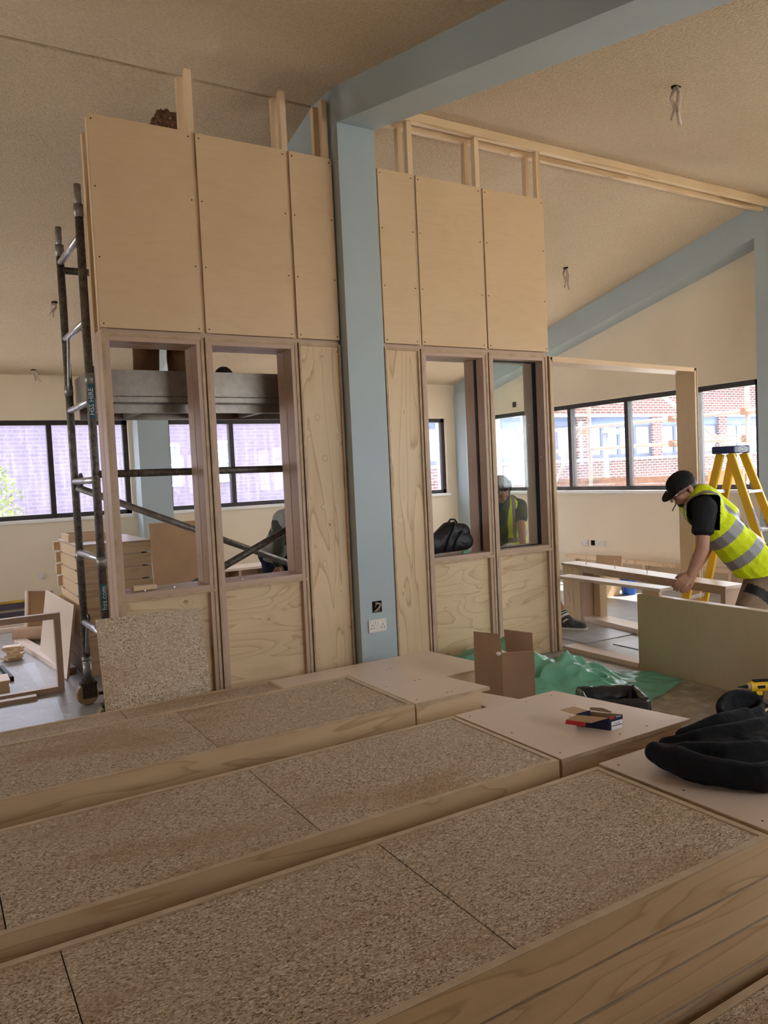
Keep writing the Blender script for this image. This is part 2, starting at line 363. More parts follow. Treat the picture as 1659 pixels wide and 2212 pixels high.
M['cap'] = cloth('black_cap', (.014,.013,.013), .8, .3); M['hair'] = plain('brown_hair', (.13,.062,.030), .6, .4, .45, 60); M['darkhair'] = plain('dark_hair', (.035,.02,.012), .6, .4, .4, 60)
M['greyjkt'] = cloth('grey_jacket', (.30,.285,.27), .8, .6); M['olive'] = cloth('olive_jacket', (.075,.078,.062), .85, .6)
M['hood'] = cloth('black_jersey', (.0085,.0085,.010), .95, .35, 14, .25)
M['nylon'] = cloth('black_nylon', (.012,.012,.015), .5, .5, 20, .45)
M['sock'] = plain('white_sock', (.75,.72,.70), .9, .1, .05); M['shoe'] = plain('grey_trainer', (.075,.075,.072), .7, .3, .4, 25)
M['boot'] = plain('black_boot', (.018,.015,.014), .6, .3, .2)
M['tape_floor'] = plain('floor_tape', (.46,.50,.56), .4, .4, .08); M['bag'] = material('black_bin_liner', .22, .6, (.012,.012,.014))[0]
def film_mat():
    m, nt, b = material('green_polythene', .22, .55); v = coords(nt)
    setc(nt, b, ramp(nt, noise_(nt, v, 5, 3), [(.3,(.13,.44,.29)),(.7,(.24,.58,.42))]))
    b.inputs['Transmission Weight'].default_value = .0
    tl = nd(nt,'BsdfTranslucent',{'Color':(.26,.72,.50)}); tp = nd(nt,'BsdfTransparent',{'Color':(.72,.95,.82)})
    o = nt.nodes['Material Output']; a = nd(nt,'MixShader',{0:.25,1:b.outputs[0],2:tl.outputs[0]}); c = nd(nt,'MixShader',{0:.15,1:a.outputs[0],2:tp.outputs[0]})
    nt.links.new(c.outputs[0], o.inputs[0]); return m
M['poly'] = film_mat()
def clear_mat():
    m, nt, b = material('clear_polythene', .15, .6, (.75,.8,.86)); tp = nd(nt,'BsdfTransparent')
    o = nt.nodes['Material Output']; c = nd(nt,'MixShader',{0:.62,1:b.outputs[0],2:tp.outputs[0]}); nt.links.new(c.outputs[0], o.inputs[0]); return m
M['clear'] = clear_mat()
M['brick'] = brick('red_brick', (.072,.022,.021), (.030,.015,.015), (.20,.18,.178), 1.25); M['brickl'] = brick('hazed_brick', (.074,.072,.104), (.062,.060,.092), (.096,.094,.124), 1.1)  # mauve of the second brick is haze and overexposure painted in
M['stone'] = plain('pale_stone', (.27,.26,.26), .8, .1, .05); M['bluepanel'] = plain('blue_cladding', (.035,.06,.13), .5, .3, .08)
M['bframe'] = plain('dark_blue_frame', (.025,.035,.07), .5, .3, .1)
M['curtain'] = plain('pale_curtained_pane', (.13,.16,.20), .15, .5, .10, 5)
M['pole'] = plain('scaffold_pole_paint', (.23,.21,.20), .5, .3, .1); M['boardo'] = plain('orange_scaffold_board', (.15,.07,.04), .8, .1, .3, 9)
M['street'] = plain('street_paving', (.58,.55,.50), .9, .1, .08, .5); M['leaf'] = plain('sunlit_leaf', (.11,.16,.012), .6, .3, .35, 3)
M['lamp'] = plain('grey_lamp_post', (.09,.10,.12), .5, .3, .1); M['orange'] = plain('orange_barrier', (.34,.16,.05), .6, .2, .1)
M['redbox'] = plain('red_card', (.50,.02,.025), .5, .3, .05); M['bluebox'] = plain('navy_card', (.014,.016,.05), .5, .35, .1)
M['drilly'] = plain('yellow_tool_body', (.80,.50,.02), .45, .4, .04); M['toolblk'] = plain('black_tool_grip', (.012,.012,.012), .6, .3, .1)
M['bucket'] = plain('blue_bucket', (.02,.10,.42), .4, .4, .05); M['trunk'] = plain('purple_grey_trunking', (.10,.085,.11), .5, .3, .1); M['ochre'] = plain('ochre_pipe', (.55,.36,.05), .5, .3, .1)
M['floorsheet'] = plain('grey_underlay_sheet', (.34,.345,.36), .35, .5, .25, 5)
M['kraft'] = plain('brown_paper_roll', (.50,.34,.24), .7, .2, .08)
M['lens'] = glassmat('spectacle_lens', .02)

# ------------------------------------------------------------------ the building shell
XL, XR, YB, YF = -4.2, 7.9, 5.6, -5.6
def ceil_z(y): return 4.12-.225*(y-.285) if y > .285 else (4.12-.215*(-.02-y) if y < -.02 else 4.12)
struct('floor', MB().box(XL-.3,XR+.3,YF-.3,YB+.3,-.2,0), M['floor'])
ct = MB().prism([(.258,4.12),(-.02,4.12),(YF-.3,ceil_z(YF-.3)),(YF-.3,ceil_z(YF-.3)+.2),(.258,4.4),],'x',XL-.3,XR+.3)
ct.prism([(YB+.3,ceil_z(YB+.3)),(.29,4.12),(.29,4.4),(YB+.3,ceil_z(YB+.3)+.2)],'x',XL-.3,XR+.3)
ct.box(XL-.3,XR+.3,.255,.292,4.138,4.4)
struct('ceiling', ct, M['ceil'])
SILL, HEAD = 1.155, 2.375
def wall_y(name, y0, y1, bays, holes_top):     # wall across y0..y1 with window bays (x0,x1)
    b = MB(); zt = max(ceil_z(y0), ceil_z(y1))+.1
    b.box(XL-.3,XR+.3,y0,y1,0,SILL); b.box(XL-.3,XR+.3,y0,y1,HEAD,zt)
    e = XL-.3
    for x0,x1 in bays: b.box(e,x0,y0,y1,SILL,HEAD); e = x1
    b.box(e,XR+.3,y0,y1,SILL,HEAD); return struct(name, b, M['cream'])
def wall_x(name, x0, x1, bays):
    b = MB(); b.box(x0,x1,YF,YB,0,SILL)
    b.prism([(YF,HEAD),(YB,HEAD),(YB,ceil_z(YB)+.1),(.285,4.22),(-.02,4.22),(YF,ceil_z(YF)+.1)],'x',x0,x1)
    e = YF
    for y0,y1 in bays: b.box(x0,x1,e,y0,SILL,HEAD); e = y1
    b.box(x0,x1,e,YB,SILL,HEAD); return struct(name, b, M['cream'])
bays_back = [(-2.2,2.34),(2.83,7.40)]; bays_right = [(-4.9,-.25),(.45,5.15)]; bays_front = [(-2.6,-1.6),(2.9,7.4)]
wall_y('wall_back', YB, YB+.28, bays_back, 0); wall_y('wall_front', YF-.28, YF, bays_front, 0)
wall_x('wall_right', XR, XR+.28, bays_right); wall_x('wall_left', XL-.28, XL, [(.45,5.15)])
wn = [0]
def window(a, b, plane, axis, inside, mulls, gmat):    # axis 'x': window spans x at y=plane ; 'y': spans y at x=plane
    wn[0] += 1; t = .06; d0, d1 = plane+.05, plane+.12
    def bx(m, u0,u1,z0,z1,e0=0): 
        return m.box(u0,u1,d0-e0,d1+e0,z0,z1) if axis=='x' else m.box(d0-e0,d1+e0,u0,u1,z0,z1)
    fr = MB(); bx(fr,a,b,SILL,SILL+t); bx(fr,a,b,HEAD-t,HEAD); bx(fr,a,a+t,SILL,HEAD); bx(fr,b-t,b,SILL,HEAD)
    w = struct('window_%d' % wn[0], fr, M['black'])
    edges = [a+t]+mulls+[b-t]
    for mu in mulls: bx(MB(),mu-.03,mu+.03,SILL+t,HEAD-t,.012).build('mullion', M['black'], w)
    for k in range(len(edges)-1):
        m = MB(); u0, u1 = edges[k]+(.03 if k else 0), edges[k+1]-(.03 if k < len(edges)-2 else 0); q = plane+.085
        m.box(u0,u1,q,q+.004,SILL+t,HEAD-t) if axis=='x' else m.box(q,q+.004,u0,u1,SILL+t,HEAD-t)
        m.build('pane', gmat, w)
    c = (a+b)/2; off = .16
    if axis=='x': portal((c, plane+(off if inside<0 else .12-off), (SILL+HEAD)/2), (0,inside,0), b-a, HEAD-SILL)
    else: portal((plane+(off if inside<0 else .12-off), c, (SILL+HEAD)/2), (inside,0,0), b-a, HEAD-SILL)
window(-2.2,2.34,YB,'x',-1,[-1.3,-.4,.5,1.395],M['film']); window(2.83,7.40,YB,'x',-1,[3.75,4.66,5.57,6.48],M['film'])
window(.45,5.15,XR,'y',-1,[1.26,2.32,3.35,4.30],M['glass']); window(-4.9,-.25,XR,'y',-1,[-4,-3,-2,-1.1],M['glass'])
window(2.9,7.4,YF-.2,'x',1,[3.8,4.7,5.6,6.5],M['glass']); window(-2.6,-1.6,YF-.2,'x',1,[],M['glass'])  # narrow second window is unseen, added to brighten the foreground
window(.45,5.15,XL-.2,'y',1,[1.3,2.3,3.3,4.3],M['glass'])
# sills: trims along the two walls in view
struct('trim_1', MB().box(-2.25,2.33,YB-.05,YB+.06,SILL-.035,SILL+.004), M['white']); struct('trim_2', MB().box(2.80,7.42,YB-.05,YB+.06,SILL-.035,SILL+.004), M['white'])
struct('trim_3', MB().box(XR-.05,XR+.06,.30,5.18,SILL-.035,SILL+.004), M['white'])
# portal frames: column, haunch, two rafters, back column
def portal_frame(name, x0, x1, label):
    b = MB().box(x0,x1,-.08,.26,0,3.88); x0 += .0015; x1 -= .0015
    # rafter profile in (y,z): front slope and back slope, deepened at the haunch
    b.prism([(-.08,3.872),(YF,ceil_z(YF)-.245),(YF,ceil_z(YF)+.02),(-.02,4.14),(.285,4.14),(.26,3.80)],'x',x0,x1)
    b.prism([(.26,3.80),(.285,4.14),(YB,ceil_z(YB)+.02),(YB,ceil_z(YB)-.30)],'x',x0,x1)
    b.box(x0-.13 if x0 < 5 else x0-.02,x1-.02 if x0 < 5 else XR-.001,5.30,YB+.001,0,ceil_z(5.4)-.2)
    if x0 < 5: b.box(x0,x1,YF,YF+.3,0,2.6)
    return struct(name, b, M['blue'])
portal_frame('trim_4', 2.52, 2.806, ''); portal_frame('trim_5', 7.60, 7.899, '')
# low timber plates and insulation at the foot of the right wall, trunking on the back wall
tb = MB().box(7.72,7.82,.6,3.3,.0,.06).box(7.72,7.82,.6,3.3,.22,.27)
for y in (.7,1.3,1.9,2.5,3.1): tb.box(7.72,7.82,y,y+.045,.06,.22)
struct('baseboard_right', tb, M['stud_x'])
struct('baseboard_back', MB().box(-2,2.35,5.53,5.6,.02,.06).box(-2,2.35,5.55,5.6,.10,.16), M['trunk'])
struct('trim_6', MB().tube((-2,5.54,.185),(2.35,5.54,.185),.016), M['ochre'])

# ------------------------------------------------------------------ ceiling rails, studs, partition
for nm,y0,lab in (('ceiling_batten',.02,'nearer of two pale softwood battens fixed along the ceiling ridge'),('ceiling_batten',.15,'farther of two pale softwood battens along the ceiling ridge, behind its twin')):
    MB().box(2.81,7.60,y0,y0+.045,4.045,4.118).build(nm, M['stud_x'], loc=(2.81,y0,4.08), bevel=.002, label=lab, cat='batten', group='ceiling battens')
def stud(x0, y0, z0, z1, lab): 
    o = MB().box(x0,x0+.042,y0,y0+.045,z0,z1).build('timber_stud', M['stud'], loc=(x0,y0,z0), bevel=.0015, label=lab, cat='stud', group='studs rising above the partition panels')
    return o
spots = [(1.534,'at the first panel joint from the left'),(2.158,'at the second panel joint from the left'),(2.462,'close against the left side of the blue column'),
         (3.142,'at the first joint right of the blue column'),(3.752,'at the second joint right of the blue column'),(4.372,'at the right end of the tall panels')]
for x,w in spots:
    ft = stud(x,.020,2.44,4.042 if x > 2.6 else 4.048,'front pale stud '+w)
    bk = stud(x+.002 if x > 2 else x-.008,.15,2.44,4.05 if x > 2.6 else 4.06,'rear pale stud '+w)
    if 2.4 < x < 2.5: 
        for z in (3.78,3.98): MB().box(x+.044,x+.052,.08,.14,z,z+.03).build('red_clip', M['redwire'], ft)
stud(.945,.03,2.44,3.655,'front stud at the left edge of the first tall panel')
stud(.945,.18,2.44,3.62,'rear stud at the left edge, nearest the scaffold')
def screws(m, pts, ax):
    for p in pts: 
        d = {'y':(0,-.004,0),'x':(-.004,0,0),'z':(0,0,.004)}[ax]; p = Vector(p); m.tube(p, p+Vector(d), .0042, .0035, 8)
    return m
tops = [(.945,1.549,'leftmost tall birch plywood panel on the upper partition'),(1.573,2.170,'second tall birch plywood panel from the left, above the two open windows'),(2.196,2.508,'narrow birch plywood panel left of the blue column'),
        (2.868,3.164,'narrow birch plywood panel right of the blue column'),(3.188,3.776,'tall birch plywood panel above the window with the backpack'),(3.800,4.416,'rightmost tall birch plywood panel, above the glazed window')]
for x0,x1,lab in tops:
    p = thing('cladding_board',(x0,0,2.445), lab, 'panel', 'upper plywood panels')
    MB().box(x0,x1,0,.018,2.447,3.66,edge='y').build('board', [M['birch'],M['edge_y']], p, bevel=.001)
    s = screws(MB(), [(x,0,z) for x in (x0+.02,x1-.02) for z in (2.47,2.85,3.25,3.63)], 'y'); s.build('screw_heads', M['dark'], p, kind='stuff')
    MB().box(x0+.05,x1-.05,.018,.06,2.447,2.49).build('back_rail', M['stud_x'], p)
FT = .045
def frame(x0, x1, lab, pane=None, gas=False, knot='knot_x', lip=(1.0,)):
    f = thing('glazing_unit',(x0,0,0), lab, 'window frame', 'plywood window frames of the partition')
    zt, sb, st = 2.418, .838, .885
    def pair(nm, u0,u1,z0,z1, e, mt):   # front and rear half with a seam between
        MB().box(u0,u1,0,.112,z0,z1).build(nm, [M[mt]], f, bevel=.0015); MB().box(u0,u1,.122,.24,z0,z1).build(nm, [M[mt]], f, bevel=.0015)
        MB().box(u0+.004,u1-.004,.112,.122,z0+(.004 if e=='z' else 0),z1-(.004 if e=='z' else 0)).build('seam_strip', M['gasket' if gas else 'rose'], f)
    pair('jamb',x0,x0+FT,0,zt,'x','rose'); pair('jamb',x1-FT,x1,0,zt,'x','rose')
    pair('head',x0+FT,x1-FT,zt-FT,zt,'z','rose_x'); pair('sill',x0+FT,x1-FT,sb,st,'z','rose_x')
    for u0,u1,z0,z1,a in ((x0,x0+.018,0,zt,'x'),(x1-.018,x1,0,zt,'x'),(x0+.018,x1-.018,zt-.018,zt,'z'),(x0+.018,x1-.018,sb,sb+.018,'z')):
        MB().box(u0,u1,-.006,.0,z0,z1).build('edge_band', M['edge_'+a], f)
    MB().box(x0+FT,x1-FT,.03,.048,.0,sb,edge='y').build('lower_panel', [M[knot],M['edge_y']], f)
    MB().box(x0+FT,x1-FT,.048,.2,.0,.05).build('bottom_rail', M['stud_x'], f)
    s = MB(); screws(s, [(x1-FT,y,z) for y in (.055,.18) for z in (1.05,1.33,1.6,1.87,2.14,2.30)], 'x'); screws(s,[(x0+FT+(x1-x0-2*FT)*t,.06,st) for t in (.25,.6)],'z')
    s.build('screw_heads', M['screw'], f, kind='stuff')
    if gas:
        q = MB(); q.box(x1-FT-.004,x1-FT,.085,.128 if pane else .104,st,zt-FT)
        if pane: q.box(x0+FT,x1-FT,.085,.128,zt-FT-.006,zt-FT); q.box(x0+FT,x1-FT,.085,.128,st,st+.004)
        q.build('gasket', M['gasket'], f)
    if pane: MB().box(x0+FT,x1-FT-.004,.100,.112,st+.004,zt-FT-.006).build('glass_pane', M['inglass'], f)
    return f
frame(.945,1.549,'leftmost open plywood window frame, scaffold leg and a leaning chipboard beside it')
frame(1.560,2.184,'open plywood window frame left of the blue column, diagonal scaffold tubes seen through it')
frame(3.168,3.782,'open plywood window frame right of the blue column with a black backpack on its sill', gas=True)
f4 = frame(3.794,4.392,'glazed plywood window frame at the right end of the tall partition, worker seen through it', pane=True, gas=True)
text('pencil_mark','bE',.05,frame_m((4.12,.0295,.79),(1,0,0),(0,0,1)),M['edge_z'],f4)
for x0,x1,lab in ((2.196,2.508,'narrow knotty pine infill panel left of the blue column'),(2.862,3.158,'narrow knotty pine infill panel right of the blue column')):
    p = thing('infill_board',(x0,0,0), lab, 'panel', 'narrow knotty infill panels')
    MB().box(x0+.014,x1-.014,.012,.030,0,2.40,edge='y').build('board', [M['knot_z'],M['edge_y']], p)
    for u0,u1 in ((x0,x0+.014),(x1-.014,x1)): MB().box(u0,u1,-.004,.2,0,2.418).build('side_edging', M['edge_x'], p)
    MB().box(x0+.014,x1-.014,-.004,.2,2.40,2.418).build('top_edging', M['edge_z'], p)
MB().box(.95,2.508,.02,.22,2.4205,2.4445).build('head_rail', M['rose_x'], loc=(.95,.02,2.42), label='dark long horizontal rail in the joint between upper and lower partition, left of the column', cat='rail')
MB().box(2.862,4.41,.02,.22,2.4205,2.4445).build('head_rail', M['rose_x'], loc=(2.862,.02,2.42), label='dark long horizontal rail in the joint between upper and lower partition, right of the column', cat='rail')
MB().box(2.509,2.519,.03,.2,0,3.66).build('gap_shade_strip', M['gasket'], loc=(2.51,.03,0), label='thin dark strip painting the shade of the gap between the left partition and the blue column', cat='strip')  # near-black strip stands in for the shade in the open gap
# wide open portal to the right
f5 = thing('doorway_lining',(4.42,0,0),'wide empty plywood doorway frame to the right of the tall partition','door frame')
MB().box(4.416,4.457,0,.21,0,2.41).build('jamb', M['birch_z'], f5, bevel=.0015); MB().box(6.235,6.277,0,.21,0,2.375).build('jamb', M['birch_z'], f5, bevel=.0015)  # paler ply than the window frames: light falling here put into the colour
MB().prism([(4.457,2.37),(6.235,2.34),(6.277,2.376),(4.416,2.41+.004)],'y',0,.21).build('head', M['birch'], f5)
for u0,u1,zt in ((4.416,4.430,2.41),(6.263,6.277,2.375)): MB().box(u0,u1,-.005,0,0,zt).build('edge_band', M['edge_x'], f5)

# ------------------------------------------------------------------ stage platforms
H = .105
def module(x0, x1, y0, z0, lab, joints, cat='platform', depth=.61, detail=True, grp='stacked chipboard platform modules'):
    t = thing('platform_module',(x0,y0,z0), lab, cat, grp); z1 = z0+H-.0015; R = .020; zb = z0; z0 = z0+.0045
    MB().box(x0,x1,y0,y0+R,z0,z1).build('front_rim', [M['rail']], t, bevel=.001)
    MB().box(x0,x1,y0+depth-R,y0+depth,z0,z1).build('back_rim', [M['rail']], t, bevel=.001)
    MB().box(x1-R,x1,y0+R,y0+depth-R,z0,z1).build('end_rim', [M['rail_y']], t, bevel=.001)
    MB().box(x0,x0+R,y0+R,y0+depth-R,z0,z1).build('end_rim', [M['rail_y']], t, bevel=.001)
    if detail:     # striped ply edge on top of the rims
        MB().box(x0,x1,y0,y0+R,z1,z1+.0015).build('rim_edge', M['rim_y'], t); MB().box(x0,x1,y0+depth-R,y0+depth,z1,z1+.0015).build('rim_edge', M['rim_y'], t)
        MB().box(x1-R,x1,y0+R,y0+depth-R,z1,z1+.0015).build('rim_edge', M['rim_x'], t)
    xs = [x0+R]+joints+[x1-R]
    for a,b in zip(xs,xs[1:]):
        MB().box(a+.0015,b-.0015,y0+R+.001,y0+depth-R-.001,z1-.022,z1-.001+random.uniform(-.001,.0006)).build('chipboard_infill', M['chip'], t, bevel=.0008)
        MB().box(a+.01,a+.03,y0+R+.001,y0+depth-R-.001,zb,z1-.0225).build('cross_bearer', M['rail_y'], t)
    return t
def lid_module(x0, xb, xf, y0, z0, lab, depth=.61, lid=True, over=.045, hd=True, grp='stacked plywood lidded platform modules'):
    # a module with a plywood lid; xb/xf: right end at the back / at the front
    t = thing('lidded_platform_module',(x0,y0,z0), lab, 'platform', grp); z1 = z0+H; tl = .016; y1 = y0+depth
    def X(y, o=0): return xf-o+(xb-xf)*(y-y0)/depth
    m = MB().prism([(x0+.012,y0+.012),(X(y0,over),y0+.012),(X(y0,over),y0+.032),(x0+.012,y0+.032)],'z',z0,z1-tl-.0005); m.build('front_rail', M['rail'], t, bevel=.001)
    MB().prism([(x0+.012,y1-.032),(X(y1,over),y1-.032),(X(y1,over),y1-.012),(x0+.012,y1-.012)],'z',z0,z1-tl-.0005).build('back_rail', M['rail'], t)
    MB().prism([(X(y0+.032,over+.02),y0+.032),(X(y0+.032,over),y0+.032),(X(y1-.032,over),y1-.032),(X(y1-.032,over+.02),y1-.032)],'z',z0,z1-tl-.0005).build('end_rail', M['rail_y'], t)
    MB().box(x0+.012,x0+.032,y0+.032,y1-.032,z0,z1-tl-.0005).build('end_rail', M['rail_y'], t)
    if lid:
        mm = MB().prism([(x0,y0),(X(y0),y0),(X(y1),y1),(x0,y1)],'z',z1-tl,z1); mm.m = [0,0,1,1,1,1]
        mm.build('lid', [M['birch_pink'],M['edge_z']], t, bevel=.001)
        screws(MB(),[(x,y,z1-.0035) for x in (x0+.04,(x0+xf)/2,X(y1)-.06) for y in (y0+.05,y0+depth/2,y1-.05)],'z').build('screw_heads', M['dark'], t, kind='stuff') if hd else None
    return t
rows = [ # name, x1, front y, top level count, joints, labels
 ('nearest', 1.860, -3.470, 5, [.193,1.001]), ('second', 1.800, -2.745, 5, [.100,.907]), ('third', 1.766, -1.900, 5, [.02,.897])]
ords = ['top','second layer down','third layer down','fourth layer down','bottom layer']
for nm,x1,y0,n,j in rows:
    top = module(-.60,x1,y0,(n-1)*H,'top chipboard platform module of the %s row from the viewer' % nm, j)
    for k in range(1,n):
        if nm == 'nearest': lab, g = 'platform module in the nearest row, %s, knotty edge showing' % ords[k], 'stacked chipboard platform modules'
        else: lab, g = 'hidden platform module in the %s row, %s' % (nm,ords[k]), 'hidden lower modules of the %s row' % nm
        copy_thing(top,(random.uniform(-.004,.004),random.uniform(-.004,.003),-k*H),lab,g)
r0 = module(-.60,1.72,-.975,2*H,'low chipboard platform module behind the third row, nearest the partition',[.10,.842])
for k in (1,2): copy_thing(r0,(0,0,-k*H),'hidden platform module nearest the partition, '+ords[k],'hidden lower modules of the low row')
r4 = module(-.2,2.45,-4.125,H,'low chipboard platform module at the lower right corner of the picture',[.62,1.43])
copy_thing(r4,(0,0,-H),'platform module hidden under the one at the lower right corner','hidden lower module of the front row')
lids = [(1.882,2.86,3.02,-3.455,.61,5,'plywood lidded module carrying the black jersey'),(1.812,2.358,2.492,-2.745,.615,5,'plywood lidded module carrying the small open screw box'),
        (1.770,2.060,2.182,-1.900,.63,5,'smallest plywood lidded module at the end of the third row')]
for x0,xb,xf,y0,d,n,lab in lids:
    t = lid_module(x0,xb,xf,y0,(n-1)*H,lab,depth=d)
    low = lid_module(x0,xb-.03,xf-.03,y0,(n-2)*H,'module hidden under the '+lab,depth=d,hd=False,grp='hidden lidded modules')
    for k in range(2,n): copy_thing(low,(0,0,-(k-1)*H),ords[k]+' hidden under the '+lab.replace('plywood ',''))
t = lid_module(1.72,2.86,2.955,-.985,2*H,'low wide plywood lidded module between the blue column and the cardboard box',depth=.61,hd=False)
for k in (1,2): copy_thing(t,(0,0,-k*H),ords[k]+' hidden under the low wide plywood lidded module','hidden lidded modules')
t = lid_module(2.185,2.235,2.40,-1.92,3*H,'plywood lidded module one layer lower, peeping past the end of the third row',depth=.5,over=.03,hd=False)
for k in (1,2,3): copy_thing(t,(0,0,-k*H),ords[k]+' hidden under the module peeping out past the third row','hidden lidded modules')

# ------------------------------------------------------------------ mobile scaffold tower behind the partition
sc = thing('scaffold_tower',(.93,.35,0),'grey aluminium mobile scaffold tower behind the left half of the partition','scaffold')
XS, XE, Y0, Y1 = .915, 2.76, .37, 1.02
RZ = [.585,1.075,1.57,2.06,2.55,3.07]
def standard(x, y, ztop, castor=True):
    MB().tube((x,y,.34),(x,y,ztop-.16),.0255,n=14).build('standard', M['tube'], sc, smooth=True)
    MB().tube((x,y,ztop-.16),(x,y,ztop),.0215,n=14).tube((x,y,ztop-.20),(x,y,ztop-.12),.029,n=14).build('spigot', M['steel'], sc, smooth=True)
    for z in (2.16,1.02): MB().tube((x,y,z),(x,y,z+.07),.0295,n=14).build('collar', M['steel'], sc, smooth=True)
    if castor:
        c = MB().tube((x,y,.16),(x,y,.36),.02,n=12).tube((x,y,.20),(x,y,.30),.030,n=12).tube((x,y,.31),(x,y,.335),.034,n=12).build('jack', M['steel'], sc, smooth=True)
        MB().box(x-.055,x+.055,y-.035,y+.035,.142,.16).box(x-.045,x+.05,y-.035,y-.028,.05,.145).box(x-.045,x+.05,y+.028,y+.035,.05,.145).box(x+.03,x+.13,y-.012,y+.012,.055,.075).tube((x,y,.15),(x,y,.185),.042,n=14).build('castor_fork', M['rust'], sc)
        w = MB().tube((x-.012,y-.024,.0752),(x-.012,y+.024,.0752),.075,n=26).build('wheel', M['tyre'], sc, bevel=.006)
        MB().tube((x-.012,y-.042,.0752),(x-.012,y+.042,.0752),.02,n=12).build('axle', M['rust'], w)
standard(XS,Y1,3.31); standard(XS+.02,Y0,3.38); standard(XE,Y1,3.31); standard(XE,Y0,3.38)
for x in (XS,XE):
    for z in RZ: MB().tube((x+.02,Y0,z),(x,Y1,z),.022,n=14).build('rung', M['bright'], sc, smooth=True)
for z0,z1 in ((2.50,2.20),(2.50,2.20)): pass
MB().tube((XS,.90,2.54),(XS,1.01,2.18),.012).build('stay', M['steel'], sc); MB().tube((XS+.02,.47,2.54),(XS+.02,.39,2.18),.012).build('stay', M['steel'], sc)
MB().tube((XS,.90,.58),(XS,1.01,.36),.012).build('stay', M['steel'], sc)
def hook(p, ax):
    q = Vector(p); pts = [q+Vector((.0,0,-.045))]+[q+Vector((0 if ax=='y' else 0, .038*math.cos(a), .038*math.sin(a))) for a in [PI*1.2-PI*1.4*k/9 for k in range(10)]]
    MB().path(pts,.011,8).build('hook', M['tube'], sc, smooth=True)
def brace(p0, p1, mt='tube'):
    MB().tube(p0,p1,.0245,n=14).build('brace', M[mt], sc, smooth=True)
brace((XS+.0,Y0-.0,1.605),(XE,Y0,1.59)); hook((XS+.035,Y0+.03,1.58),'x'); hook((XS+.03,Y1-.06,1.58),'x'); hook((XS+.02,Y1-.05,.60),'x')
brace((XS,Y1-.05,1.53),(XE,Y1-.05,.72),'steel'); brace((1.05,Y0+.02,.64),(XE,Y0+.02,1.40)); brace((XS,Y1,3.02),(XE,Y1,3.02)); brace((XS,.6,.61),(XE,.6,.61))
dk = MB().box(XS+.06,XE-.05,Y0+.05,Y1-.06,2.085,2.105); dk.build('deck_board', M['birch'], sc)
m = MB()
for y in (Y0+.03,Y1-.075): m.box(XS+.05,XE-.03,y,y+.035,1.99,2.085)
for x in (1.25,1.7,2.1): m.box(x,x+.04,Y0+.065,Y1-.075,2.0,2.05)
m.build('deck_beam', M['deck'], sc)
tbd = MB().box(XS+.12,XE-.03,Y0-.035,Y0-.015,2.045,2.255).build('toe_board', M['deck'], sc)
MB().box(XS+.12,XE-.03,Y0-.04,Y0-.036,2.085,2.092).box(XS+.12,XE-.03,Y0-.04,Y0-.036,2.045,2.052).build('board_rib', M['tube'], tbd)
MB().box(XS+.045,XS+.063,Y0-.02,Y1+.03,2.085,2.275).build('toe_board', M['deck'], sc); MB().box(XS+.040,XS+.0445,Y0+.2,Y0+.23,2.09,2.26).build('red_strip', M['redwire'], sc)
# stickers on the nearer standard
def on_tube(z, s, size, mat, plate=None):
    c = Vector((XS+.02-.0015,Y0-.0262,z)); mm = frame_m(c,(0,0,1),(-1,0,0))
    if plate: MB().prism([(XS+.02-.016,Y0-.021),(XS+.02-.008,Y0-.0256),(XS+.02+.004,Y0-.0258),(XS+.02+.016,Y0-.0205)],'z',z-plate,z+plate).build('sticker', M['inkblue'], sc)
    text('lettering', s, size, mm, mat, sc)
on_tube(2.055,'HSS HIRE',.042,M['whiteink'],.105); on_tube(.83,'hss.com',.046,M['whiteink'],.085)

# ------------------------------------------------------------------ leaning chipboard, back stack, left corner
Mx = frame_m((1.098,-.196,.385),(1,0,-.012),(0,.24,.755))
MB().obox(Mx,.302,.40,.009).build('chipboard_offcut', M['chip'], loc=(1.098,-.19,.0), bevel=.001, label='square chipboard offcut leaning on the lower left of the partition', cat='board')
def crate(x0,x1,y0,y1,z0,h,lab,lid=False):
    t = thing('stacked_platform',(x0,y0,z0),lab,'platform','stacked platform frames beyond the scaffold')
    zt = z0+h-(.016 if lid else .001); n = .012
    MB().box(x0,x1,y0,y0+.02,z0+n,zt).build('front_rail', M['rail'], t, bevel=.001); MB().box(x0,x1,y1-.02,y1,z0+n,zt).build('back_rail', M['rail'], t)
    MB().box(x0,x0+.02,y0+.02,y1-.02,z0+n,zt).build('side_rail', M['birch'], t); MB().box(x1-.02,x1,y0+.02,y1-.02,z0+n,zt).build('side_rail', M['birch'], t)
    MB().box(x0+.05,x1-.08,y0+.002,y0+.018,z0,z0+n).box(x0+.05,x1-.08,y1-.018,y1-.002,z0,z0+n).box(x0+.002,x0+.018,y0+.15,y1-.2,z0,z0+n).build('notched_foot', M['rose_x'], t)
    if z0 > .6: MB().box(x0-.05 if lid else x0-.035,x0,y1-.10,y1-.02,z0+.02,zt).build('end_lug', M['birch_z'], t)
    if lid: MB().box(x0-.005,x1+.004,y0-.008,y1,zt,z0+h,edge='z').build('lid', [M['birch_pink'],M['edge_z']], t)
    return t
lay = ['topmost, with a plywood lid','second from the top','third from the top','fourth from the top','fifth from the top','sixth from the top','seventh from the top','eighth from the top','second from the bottom','bottom one']
for k in range(10):
    j = random.uniform(-.008,.008)
    crate(1.02+j,1.60+j,1.80+j,2.78+j,(9-k)*.107,.107,'pale plywood frame in the tall stack beyond the scaffold, '+lay[k],k==0)
t = thing('open_tray',(1.0,2.30,1.072),'small open timber frame lying on top of the tall stack beyond the scaffold','frame')
